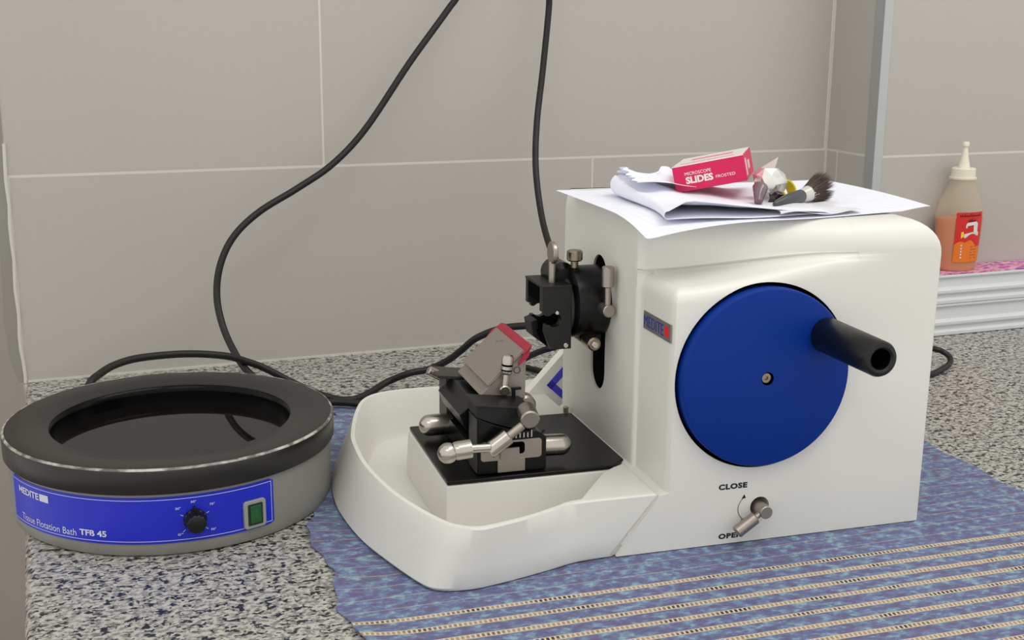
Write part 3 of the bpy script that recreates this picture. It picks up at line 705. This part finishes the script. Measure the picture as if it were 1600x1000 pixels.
def knobmesh():
    bm = bmesh.new(); n = 96; prof = ((.0098, .0008, 0), (.0098, .003, 0), (.0092, .0038, .0008), (.0086, .0130, .0008), (.0080, .0140, .0004), (.0070, .0144, 0))
    rings = [[bm.verts.new(Mk @ Vector(((r-d*(.5+.5*math.cos(12*t)))*math.cos(t), (r-d*(.5+.5*math.cos(12*t)))*math.sin(t), z))) for t in [2*PI*i/n for i in range(n)]] for r, z, d in prof]
    for a, b in zip(rings, rings[1:]):
        for i in range(n): bm.faces.new((a[i], a[(i+1) % n], b[(i+1) % n], b[i]))
    bm.faces.new(rings[0][::-1]); bm.faces.new(rings[-1]); return bm
kn = link('temperature_knob', knobmesh(), M_handle, bath, smooth=50); kn['label'] = 'black fluted temperature knob'
bm = bmesh.new(); box(bm, -.0009, .0009, .0060, .0128, .0010, .0050, Mk); link('pointer', bm, M_handle, kn, smooth=None, bevel=.0003)
er, et, pc = radial(-69.2, .0270)
Ms = Matrix(((et.x, 0, er.x, pc.x), (et.y, 0, er.y, pc.y), (et.z, 1, er.z, pc.z), (0, 0, 0, 1)))
def flatp(pts, z0, z1, M):
    bm = bmesh.new(); a = [bm.verts.new(M @ Vector((x, y, z0))) for x, y in pts]; b = [bm.verts.new(M @ Vector((x, y, z1))) for x, y in pts]; bm.faces.new(a); bm.faces.new(b[::-1])
    for i in range(len(a)): bm.faces.new((a[i], b[i], b[(i+1) % len(a)], a[(i+1) % len(a)]))
    return bm
sw = link('power_switch', flatp(rrect(-.0108, .0108, -.0128, .0128, .003), -.002, .0028, Ms), mat('clear_switch_cover', (150, 152, 145), .25), bath, smooth=30, bevel=.0006)
link('switch_frame', flatp(rrect(-.0072, .0072, -.0098, .0098, .001), .0024, .0034, Ms), mat('switch_black', (38, 42, 38), .4), sw, smooth=30, bevel=.0002)
link('rocker', flatp(rrect(-.0052, .0052, -.0080, .0080, .0008), .0032, .0042, Ms), mat('green_rocker', (30, 84, 44), .3, var=.4, vscale=150), sw, smooth=30, bevel=.0004)

# ------------------------------------------------------------------ cables
def cable(name, P, label, r=.0043):
    o = link(name, tube(bmesh.new(), P, r, 12, 8), M_cable, smooth=60); return tag(o, label, 'cable')
cable('power_cable', [(0.60, 1.60, .62), (0.5312, 1.6, 0.4905), (0.5119, 1.6, 0.4621), (0.4565, 1.59, 0.3951), (0.3949, 1.58, 0.3139), (0.3483, 1.57, 0.2707), (0.3005, 1.56, 0.2429), (0.25, 1.55, 0.2168), (0.216, 1.54, 0.1891), (0.1969, 1.53, 0.1562), (0.19, 1.52, 0.1189), (0.194, 1.5, 0.0832), (0.205, 1.47, 0.0538), (0.2163, 1.45, 0.0383), (0.2393, 1.425, 0.0215), (0.2777, 1.412, 0.0085), (0.3119, 1.4005, 0.0085), (0.342, 1.385, 0.0070), (.375, 1.368, .0065)],
      'black cable hanging on the left side and curving down behind the bath')
cable('power_cable', [(.02, 1.345, .045), (0.0325, 1.36, 0.0692), (0.0436, 1.38, 0.0734), (0.0616, 1.4, 0.0773), (0.0904, 1.42, 0.0776), (0.1414, 1.44, 0.0726), (0.1861, 1.45, 0.0638), (0.2117, 1.458, 0.0529), (0.2359, 1.46, 0.0407), (0.2737, 1.4523, 0.018), (0.3062, 1.4321, 0.006), (0.3291, 1.4190, 0.0045), (0.3536, 1.4318, 0.006), (0.3834, 1.4525, 0.012), (0.4087, 1.44, 0.0245), (0.4335, 1.44, 0.0272), (0.4521, 1.42, 0.0422), (0.4621, 1.4, 0.0585), (0.4758, 1.38, 0.0783), (0.5011, 1.36, 0.0928), (0.53, 1.34, 0.099), (0.5619, 1.3, 0.1118), (0.5853, 1.28, 0.1145)],
      'black cable arching behind the black bath rim and running on past the tray')
cable('power_cable', [(.66, 1.6, .62), (0.6542, 1.6, 0.4923), (0.6528, 1.6, 0.4592), (0.6415, 1.59, 0.3841), (0.626, 1.57, 0.3179), (0.613, 1.54, 0.2619), (0.6049, 1.5, 0.2084), (0.5967, 1.45, 0.1734), (0.591, 1.4, 0.1558), (0.591, 1.35, 0.1455), (0.6021, 1.3, 0.1317)],
      'black cable dropping straight down the wall behind the specimen head')
cable('power_cable', [(.63, 1.33, .075), (0.5925, 1.35, 0.0702), (0.5632, 1.36, 0.063), (0.5550, 1.40, 0.045), (0.5530, 1.45, 0.02), (0.5588, 1.4900, 0.0050), (0.5779, 1.4825, 0.0050), (0.5937, 1.4542, 0.0050), (0.6204, 1.432, 0.0050)],
      'short black cable loop behind the knife holder under the specimen head', .004)
cable('power_cable', [(1.08, 1.40, .02), (1.1150, 1.3404, 0.02), (1.1270, 1.3300, 0.016), (1.1300, 1.3200, 0.010), (1.1180, 1.3080, 0.0055), (1.0974, 1.2958, 0.0045), (1.0718, 1.2818, 0.0045), (1.0358, 1.272, 0.0045)],
      'black cable loop poking out behind the right side of the microtome', .0038)

# ------------------------------------------------------------------ white card leaning behind the column
M_card = mat('white_card', (240, 240, 232), .5)
ck = thing('leaflet_box', 'white carton with a blue square emblem tilted behind the machine column', 'carton', MM @ Vector((.10, .300, .002)), MROT)
Mc = Matrix.Translation((-.006-.0, .012, .0580)) @ Matrix.Rotation(math.radians(-38), 4, 'Y')
Mc = Matrix.Translation(Vector((.0345, .310, .0710))-Vector((.10, .300, .002))) @ Matrix.Rotation(-math.radians(47), 4, 'Y')   # local x runs up to the right
bm = bmesh.new(); box(bm, -.048, .052, 0, .014, -.0500, .0015, Mc); link('carton_body', bm, M_card, ck, smooth=None, bevel=.0006)
bm = bmesh.new()
for x0, x1, z0, z1 in ((-.001, .044, -.0165, -.0088), (-.001, .0065, -.0500, -.0088), (.0383, .044, -.0480, -.0088)): box(bm, x0, x1, -.0003, .0001, z0, z1, Mc)
link('emblem', bm, mat('emblem_blue', (84, 76, 224), .5), ck, smooth=None)

# ------------------------------------------------------------------ things lying on top of the microtome
def on_top(name, bm, m, label, cat, base, smooth=60, group=None):
    o = link(name, bm, m, None, off=base, smooth=smooth); o.location = MM @ Vector(base); o.rotation_euler = (0, 0, MROT); return tag(o, label, cat, group)
def paper_mat(name, lines):
    N = NT(name); N.b.inputs['Roughness'].default_value = .7; base = s2l((238, 240, 250))
    n = N.noise(N.tc.outputs['Object'], 60, 3)
    col = N.mix(N.math('MULTIPLY', n, .25), base, s2l((226, 228, 242)))
    if lines:
        sp = N.n('SeparateXYZ'); N.l(N.mapping(N.tc.outputs['Object'], (1, 1, 1), (0, 0, -.12)), sp.inputs[0]); x, y = sp.outputs[0], sp.outputs[1]
        ly_ = N.math('LESS_THAN', N.math('PINGPONG', x, .0048), .00022); l2 = N.math('LESS_THAN', N.math('PINGPONG', N.math('ADD', y, .008), .021), .00025)
        col = N.mix(N.math('MULTIPLY', N.math('MAXIMUM', ly_, l2), .30), col, s2l((130, 135, 165)))
    N.l(col, N.b.inputs['Base Color']); N.bump(n, .15, .001); return N.m
M_paper = paper_mat('printed_paper', True); M_paper2 = paper_mat('plain_paper', False)
def thick(bm, t=.00025):
    bmesh.ops.recalc_face_normals(bm, faces=bm.faces); bmesh.ops.solidify(bm, geom=bm.faces[:], thickness=t); return bm
def grid(fn, nu, nv):
    bm = bmesh.new(); V = [[bm.verts.new(fn(i/nu, j/nv)) for i in range(nu+1)] for j in range(nv+1)]
    for j in range(nv):
        for i in range(nu): bm.faces.new((V[j][i], V[j][i+1], V[j+1][i+1], V[j+1][i]))
    return bm
def lerp3(a, b, t): return a+(b-a)*t
TZ = ZT+.0008
def sheet1(u, v):
    FL, FR, BL, BR = Vector((.030, .022)), Vector((.318, .046)), Vector((.024, .240)), Vector((.336, .266))
    f = lerp3(FL, FR, u); b = lerp3(BL, BR, u); p = lerp3(f, b, v)
    p.y += .0035*math.sin(PI*u)*(1-v)*-2+.012*math.sin(PI*u)*v; p.x += .014*math.sin(PI*v)*u**2
    z = TZ+.0012*math.sin(u*9+v*4)*.4
    q = min(1, max(0, (.10-p.y)/.075))*min(1, max(0, (.15-p.x)/.115)); z -= .0105*q*q
    e = max(0, p.x-.285); z += -.9*e*e*(1-v) - 6*e*e*v*0 + .004*min(1, e/.03)*(1-v)
    z += .0022*math.sin(min(1, max(0, (.06-p.x)/.04))*PI*.5)*v
    return (p.x, p.y, z+.0006)
on_top('printed_sheet', thick(grid(sheet1, 70, 50)), M_paper, 'large flat sheet of gridded white paper overhanging the machine top', 'paper', (.17, .14, TZ))
def fold_line(t): return Vector((.0560+.022*t+.004*math.sin(t*5), .040+.160*t))
def folded():
    bm = bmesh.new(); nv = 26; rows = []
    for j in range(nv+1):
        t = j/nv; f = fold_line(t); h = .0075+.012*t*t; r = h/2; row = []
        rt = Vector((.212+.022*t, .036+.165*t)); n = 22
        jag = .003*math.sin(t*40)+.002*math.sin(t*97)
        for i in range(n+1):                                       # bottom layer, right to left
            u = 1-i/n; p = f.lerp(rt, u); row.append((p.x, p.y-.004*math.sin(u*PI), TZ+.0022+.0006*math.sin(u*9)))
        for i in range(1, 8):
            a = -PI/2-PI*i/8; row.append((f.x+r*.9*math.cos(a), f.y, TZ+.0022+r+r*math.sin(a)))
        for i in range(n+1):
            u = i/n; p = f.lerp(rt-Vector((.004, 0)), u); z = TZ+.0038+(h-.0018)*(1-sstep(0, .85, u))**1.5
            z += .0085*math.exp(-(t/.13)**2)*max(0, min(u/.10, (1-u)/.85)) 
            z += (.0022*math.sin(u*23+t*6)+.0016*math.sin(t*17+u*5))*(1-u)*t
            row.append((p.x+.006*(1-t)*math.sin(u*PI), p.y+.004*(1-u)*(t-.2)+(jag if j == nv else 0), z))
        rows.append(row)
    V = [[bm.verts.new(p) for p in r] for r in rows]
    for a, b in zip(V, V[1:]):
        for i in range(len(a)-1): bm.faces.new((a[i], a[i+1], b[i+1], b[i]))
    return thick(bm)
on_top('folded_sheet', folded(), M_paper2, 'folded white sheet with curled left edge under the crimson box', 'paper', (.14, .1, TZ+.002))
def crumple(u, v):
    a = Vector((.070, .215)); x = .0640+.075*u+.012*v; y = .130+.075*v+.010*u
    z = TZ+.0225+.004*math.sin(u*7+v*3)*(v+.2)+.003*math.sin(v*11+u*13)*v - .016*max(0, u-.5)*2*.3 - .004*u
    if v > .95: y += .004*math.sin(u*31)
    if u < .05: x += .003*math.sin(v*37)
    return (x, y, z+.0035*v*(1-u))
on_top('crumpled_sheet', thick(grid(crumple, 30, 26)), M_paper2, 'small crumpled white paper with torn edges sticking out left of the crimson box', 'paper', (.10, .17, TZ+.018), smooth=25)
# flat pad of foil and paper by the front right
def flap(u, v): return (.156+.085*u+.004*math.sin(v*9), .028+.062*v+.01*u, TZ+.0052-.0022*u+.0018*math.sin(u*8+v*5)*(1-.5*v))
on_top('foil_backed_sheet', thick(grid(flap, 24, 14)), mat('pale_foil_paper', (230, 230, 236), .4, metal=.05, bump=.3, bscale=60), 'small creased silvery paper lying under the brush', 'paper', (.19, .05, TZ+.006), smooth=25)

# crimson box of slides
SBW, SBD, SBH = .0669, .088, .0243
sb_M = Matrix.Translation((.1117, .1479, .2925)) @ Matrix.Rotation(-.5408, 4, 'Z') @ Matrix.Rotation(-.2183, 4, 'Y') @ Matrix.Rotation(-.0155, 4, 'X')
sbx = bpy.data.objects.new('slide_box', None); C.objects.link(sbx); sbx.matrix_world = MM @ sb_M; sbx.empty_display_size = .02
tag(sbx, 'crimson and white cardboard box of microscope slides lying tilted on the papers', 'box')
M_crim = mat('crimson_card', (205, 14, 84), .42); M_wc = mat('white_gloss_card', (232, 228, 226), .35)
bm = box(bmesh.new(), 0, SBW, 0, SBD, 0, SBH); cb = link('carton', bm, M_crim, sbx, smooth=30, bevel=.0005)
bm = box(bmesh.new(), .0006, SBW-.0006, .0006, SBD-.0006, SBH-.0002, SBH+.0003); link('top_panel', bm, M_wc, sbx, smooth=None)
bm = box(bmesh.new(), SBW*.10, SBW*.86, .012, .020, SBH+.0003, SBH+.0004); box(bm, SBW*.2, SBW*.8, .040, .062, SBH+.0003, SBH+.0004); link('top_print', bm, mat('pink_print', (224, 150, 165), .5), sbx, smooth=None)
bm = bmesh.new(); box(bm, SBW, SBW+.0003, .006, .018, .004, .020); box(bm, SBW, SBW+.0003, .030, .050, .008, .016); link('end_print', bm, mat('pale_pink_print', (238, 190, 200), .5), sbx, smooth=None)
def sbt(s, x, z, W, H, bold, nm):
    bm = fit_w(text_bm(s, .01, .00005, bold), W, H); xf(bm, Matrix.Translation((x, -.0001, z)) @ FRONT); link(nm, bm, M_wc, sbx, smooth=None)
sbt('MICROSCOPE', .0110, .0145, .0245, .0030, .0, 'small_lettering'); sbt('SLIDES', .0110, .0065, .0255, .0066, .0004, 'large_lettering'); sbt('FROSTED', .0390, .0075, .0180, .0027, .0, 'small_lettering')
bm = bmesh.new(); box(bm, 0, SBW, -.0001, .00005, .0238, .0243); link('edge_line', bm, M_wc, sbx, smooth=None)

# foil crumple, plastic peak and dark vial
def lump(c, R, seed, sub=2, amp=.28, sq=(1, 1, 1)):
    r_ = random.Random(seed); bm = bmesh.new(); bmesh.ops.create_icosphere(bm, subdivisions=sub, radius=1)
    for v in bm.verts:
        k = 1+r_.uniform(-amp, amp); v.co = Vector((c[0]+v.co.x*R*k*sq[0], c[1]+v.co.y*R*k*sq[1], c[2]+v.co.z*R*k*sq[2]))
    return bm
M_foil = mat('aluminium_foil', (240, 238, 234), .32, metal=.85, bump=.35, bscale=90)
on_top('crumpled_foil', lump((.1925, .119, .3035), .0150, 5, 2, .2, (1.05, .9, .95)), M_foil, 'ball of crumpled silver foil beside the crimson box', 'foil', (.189, .122, .29), smooth=8)
bm = bmesh.new(); pk = [(.176, .118, .305), (.190, .110, .3080), (.2035, .124, .3270), (.186, .127, .316)]; vs = [bm.verts.new(p) for p in pk]; bm.faces.new(vs[:3]); bm.faces.new((vs[0], vs[2], vs[3])); thick(bm, .0003)
on_top('paper_scrap', bm, mat('pinkish_waxed_paper', (222, 208, 206), .35, trans=.3), 'pointed scrap of pinkish waxed paper sticking up from the foil', 'paper scrap', (.189, .118, .305), smooth=20)
Mv, _ = frame_to((.1660, .088, .2905), (.1760, .104, .3045))
M_vial = mat('plum_tinted_glass', (112, 88, 98), .2, coat=.5)
bm = lathe(bmesh.new(), [(0, 0), (.0036, 0), (.0040, .001), (.0040, .0045), (.0046, .0055), (.0056, .012), (.0072, .0185), (.0062, .0205), (0, .0205)], Mv, 28)
on_top('vial', bm, M_vial, 'small plum tinted vial lying left of the brush handle', 'vial', (.168, .092, .288))
bm = lump((.190, .098, .2925), .0075, 9, 2, .3, (1.1, 1, .9)); on_top('crushed_film', bm, mat('dark_crushed_film', (74, 70, 68), .25, metal=.6), 'dark crushed film between the vial and the brush', 'film', (.190, .098, .288), smooth=8)
# yellow tape ring
Mr = Matrix.Translation((.2160, .130, .2940)) @ Matrix.Rotation(math.radians(62), 4, 'X') @ Matrix.Rotation(.3, 4, 'Y')
bm = lathe(bmesh.new(), [(.0078, -.0050), (.0098, -.0050), (.0098, .0050), (.0078, .0050), (.0078, -.0050)], Mr, 36, False)
on_top('tape_ring', bm, mat('yellow_plastic', (206, 190, 24), .35), 'small yellow ring behind the brush handle', 'ring', (.2175, .138, .286))
# brush
br = thing('dusting_brush', 'short brush with dark handle, clear ferrule and brown bristles', 'brush', MM @ Vector((.206, .098, .2878)), MROT); BO = (.20, .10, .288)
p0, p1, p2, p3 = Vector((.1700, .0790, .2900)), Vector((.2095, .1000, .2935)), Vector((.2245, .1075, .2955)), Vector((.2450, .1170, .2995))
Mb, L1 = frame_to(p0, p1)
link('handle', lathe(bmesh.new(), [(0, 0), (.0018, .0003), (.0034, .006), (.0050, .016), (.0060, .026), (.0062, L1-.002), (.0056, L1), (0, L1)], Mb, 32), mat('dark_grey_handle', (66, 68, 70), .28), br, off=BO)
Mb2, L2 = frame_to(p1, p2)
link('ferrule', lathe(bmesh.new(), [(.0056, -.001), (.0062, .001), (.0082, L2-.001), (.0084, L2), (.0077, L2), (.0050, .001)], Mb2, 36, False), mat('clear_plastic_ferrule', (198, 196, 192), .18, coat=.4), br, off=BO)
bm = bmesh.new(); r_ = random.Random(3); Mb3, L3 = frame_to(p2-(p2-p1)*.4, p3)
for i in range(2600):
    a = r_.uniform(0, 2*PI); q = math.sqrt(r_.random()); r0 = .0074*q; r1 = r0*1.85+r_.uniform(-.001, .001); L = L3*(1.02-.16*q*q)+r_.uniform(-.003, .0015)
    a1 = a+r_.uniform(-.15, .15); A = Mb3 @ Vector((r0*math.cos(a), r0*math.sin(a), 0)); B_ = Mb3 @ Vector((r1*math.cos(a1), r1*math.sin(a1), L)); 
    B_.z += .0025*(1 if B_.z > .298 else -.2)
    s = Vector((r_.uniform(-1, 1), r_.uniform(-1, 1), r_.uniform(-1, 1))).cross(B_-A).normalized()*.00022; s2 = s.cross(B_-A).normalized()*.00022
    t = [bm.verts.new(A+s), bm.verts.new(A-s*.5+s2), bm.verts.new(A-s*.5-s2), bm.verts.new(B_)]
    bm.faces.new((t[0], t[1], t[3])); bm.faces.new((t[1], t[2], t[3])); bm.faces.new((t[2], t[0], t[3]))
for v in bm.verts: v.co.z = max(v.co.z, TZ+.001)
o = link('bristles', bm, mat('brown_bristles', (84, 70, 64), .7), br, off=BO, smooth=None); o['kind'] = 'stuff'

# ------------------------------------------------------------------ white profiles on the counter against the pillar
M_prof = mat('white_gloss_profile', (214, 216, 217), .2, coat=.3)
def profile(name, z0, h, label, yo=0):
    pts = [(YP-.001, z0), (1.4566+yo, z0), (1.4566+yo, z0+.006), (1.4595+yo, z0+.008), (1.4595+yo, z0+.013), (1.4560+yo, z0+.016), (1.4560+yo, z0+.021), (1.4610+yo, z0+.024), (1.4620+yo, z0+h-.006), (1.4580+yo, z0+h-.004), (1.4580+yo, z0+h-.0003), (YP-.001, z0+h-.0003)]
    bm = bmesh.new(); a = [bm.verts.new((1.14, y, z)) for y, z in pts]; b = [bm.verts.new((1.95, y, z)) for y, z in pts]; bm.faces.new(a); bm.faces.new(b[::-1])
    for i in range(len(pts)): bm.faces.new((a[i], b[i], b[(i+1) % len(pts)], a[(i+1) % len(pts)]))
    o = link(name, bm, M_prof, smooth=None, bevel=.0012); return tag(o, label, 'profile')
profile('plastic_profile', .0005, .0475, 'lower of the two glossy white ridged profiles stacked on the granite')
profile('plastic_profile', .0480, .0430, 'upper white ridged profile carrying the oil bottle', .001)
N = NT('magenta_marbled_paper'); a = N.noise(N.mapping(N.tc.outputs['Object'], (1, 2.5, 1)), 45, 5, .65)
N.l(N.ramp(a, [(.34, s2l((110, 60, 160))), (.44, s2l((190, 60, 150))), (.52, s2l((226, 190, 205))), (.60, s2l((206, 70, 130))), (.7, s2l((214, 140, 120)))]), N.b.inputs['Base Color']); N.b.inputs['Roughness'].default_value = .5
o = link('patterned_sheet', box(bmesh.new(), 1.15, 1.93, 1.4620, YP-.001, .0910, .0918), N.m, smooth=None); tag(o, 'magenta marbled sheet lying under the oil bottle', 'sheet')

# ------------------------------------------------------------------ oil bottle
bx, by, bz = 1.2716, 1.4935, .0919
bt = thing('oil_bottle', 'translucent squeeze bottle of amber oil with red label and pointed nozzle', 'bottle', (bx, by, bz))
def oval(prof, n=48, cap=True):
    bm = bmesh.new(); rings = [[bm.verts.new((a*math.cos(t), b*math.sin(t), z)) for t in [2*PI*i/n for i in range(n)]] for a, b, z in prof]
    for p, q in zip(rings, rings[1:]):
        for i in range(n): bm.faces.new((p[i], p[(i+1) % n], q[(i+1) % n], q[i]))
    if cap: bm.faces.new(rings[0][::-1]); bm.faces.new(rings[-1])
    return bm
def bw(z):   # half width
    P = [(0, .0300), (.003, .0325), (.02, .0345), (.05, .0382), (.075, .0402), (.086, .0398), (.098, .0365), (.110, .0300), (.122, .0215), (.129, .0175), (.136, .0165)]
    for (z0, a), (z1, b) in zip(P, P[1:]):
        if z <= z1: return a+(b-a)*(z-z0)/(z1-z0)
    return P[-1][1]
zs = [0, .0015, .003]+[.006+.13*i/34 for i in range(35)]
def bd(z): w_ = bw(z); return min(w_, .0225) if z < .098 else min(w_, .0225-(z-.098)*.12)
def shell_mat():
    m = bpy.data.materials.new('translucent_plastic'); m.use_nodes = True; nt = m.node_tree; b = nt.nodes['Principled BSDF']; b.inputs['Base Color'].default_value = s2l((242, 236, 216)); b.inputs['Roughness'].default_value = .25
    tr = nt.nodes.new('ShaderNodeBsdfTranslucent'); tr.inputs[0].default_value = s2l((232, 224, 200)); tp_ = nt.nodes.new('ShaderNodeBsdfTransparent'); tp_.inputs[0].default_value = (.95, .93, .88, 1)
    m1 = nt.nodes.new('ShaderNodeMixShader'); m1.inputs[0].default_value = .35; nt.links.new(b.outputs[0], m1.inputs[1]); nt.links.new(tr.outputs[0], m1.inputs[2])
    m2 = nt.nodes.new('ShaderNodeMixShader'); m2.inputs[0].default_value = .74; nt.links.new(m1.outputs[0], m2.inputs[1]); nt.links.new(tp_.outputs[0], m2.inputs[2])
    nt.links.new(m2.outputs[0], nt.nodes['Material Output'].inputs['Surface']); return m
link('bottle_shell', oval([(bw(z), bd(z), z) for z in zs]), shell_mat(), bt, smooth=60)
M_oil = mat('amber_oil', (205, 104, 22), .3)
link('oil', oval([(bw(z)-.0012, bd(z)-.0012, max(z, .001)) for z in zs if z < .0805]), M_oil, bt, smooth=60)
link('cap', lathe(bmesh.new(), [(0, .1350), (.0195, .1350), (.0198, .1375), (.0176, .1380), (.0172, .1500), (.0160, .1512), (0, .1512)], None, 40), mat('ivory_cap', (226, 220, 200), .4), bt)
link('nozzle', lathe(bmesh.new(), [(0, .1510), (.0085, .1512), (.0078, .156), (.0050, .168), (.0038, .178), (.0036, .181), (.0048, .1825), (.0050, .187), (.0040, .1890), (0, .1892)], None, 28), mat('ivory_nozzle', (228, 222, 204), .35), bt)
def onb(x, z, e): # front surface of the bottle
    a, b = bw(z), bd(z); return Vector((x, -(b*math.sqrt(max(0, 1-(x/a)**2))+e), z))
def wrap(bm, x0, z0, e):
    for v in bm.verts: v.co = onb(x0+v.co.x, z0+v.co.y, e)
    return bm
def lab(x0, x1, z0, z1, e, fn=None):
    bm = bmesh.new(); n, k = 16, 12; V = []
    for j in range(k+1):
        V.append([bm.verts.new(onb(x0+(x1-x0)*i/n, z0+((fn(i/n) if fn else z1)-z0)*j/k, e)) for i in range(n+1)])
    for j in range(k):
        for i in range(n): bm.faces.new((V[j][i], V[j][i+1], V[j+1][i+1], V[j+1][i]))
    return bm
lx0, lx1, lz0, lz1 = -.0215, .0265, .0140, .0880
lb = link('label', lab(lx0, lx1, lz0, lz1, .0004), mat('red_label', (206, 32, 28), .45), bt, smooth=60); lb['label'] = 'red and orange paper label'
link('orange_panel', lab(lx0, lx1, lz0, lz0, .0007, lambda u: .040+.006*math.sin(u*PI*1.3)+.002*math.sin(u*14)), mat('orange_label', (226, 116, 20), .45), lb, smooth=60)
# unreadable script strokes, a small sewing machine picture and lines of small print
bm = bmesh.new(); r_ = random.Random(8)
for row, (zz, xa_, xb_, n) in enumerate(((.0820, -.0170, .0225, 11), (.0745, -.002, .012, 5))):
    for i in range(n):
        x = xa_+(xb_-xa_)*i/n; h_ = r_.choice((.0022, .0032, .0042)); b_ = bmesh.new(); v = [b_.verts.new(p) for p in ((0, 0, 0), (.0012, 0, 0), (.0012, h_, 0), (0, h_, 0))]; b_.faces.new(v)
        v = [b_.verts.new(p) for p in ((0, 0, 0), (.0034, 0, 0), (.0034, .0012, 0), (0, .0012, 0))]; b_.faces.new(v); join(bm, wrap(b_, x, zz, .0009))
link('label_script', bm, mat('label_black', (60, 20, 20), .6), lb, smooth=None)
def poly(pts, e, name, m):
    b_ = bmesh.new(); b_.faces.new([b_.verts.new((x, z, 0)) for x, z in pts]); bmesh.ops.triangulate(b_, faces=b_.faces[:]); return link(name, wrap(b_, 0, 0, e), m, lb, smooth=None)
poly([(-.0075, .0500), (.0190, .0530), (.0190, .0580), (.0165, .0590), (.0165, .0710), (.0130, .0740), (-.0040, .0725), (-.0060, .0700), (-.0060, .0650), (-.0035, .0650), (-.0030, .0680), (.0080, .0690), (.0085, .0590), (-.0080, .0560)], .0010, 'label_picture', mat('label_pale', (220, 214, 205), .5))
poly([(-.0130, .0500), (-.0080, .0520), (-.0090, .0600), (-.0130, .0590)], .0010, 'label_picture_detail', mat('label_yellow', (240, 196, 60), .5))
bm = bmesh.new()
for i in range(5):
    b_ = bmesh.new(); b_.faces.new([b_.verts.new(p) for p in ((0, 0, 0), (.0022, 0, 0), (.0022, .0026, 0), (0, .0026, 0))]); join(bm, wrap(b_, -.0120, .0200+i*.0045, .0010))
link('label_dots', bm, M_pw, lb, smooth=None)
bm = bmesh.new()
for i in range(5):
    b_ = bmesh.new(); b_.faces.new([b_.verts.new(p) for p in ((0, 0, 0), (.0120-.0015*(i % 2), 0, 0), (.0120-.0015*(i % 2), .0009, 0), (0, .0009, 0))]); join(bm, wrap(b_, .0050, .0195+i*.0042, .0010))
link('label_lines', bm, mat('label_brown', (150, 50, 20), .6), lb, smooth=None)
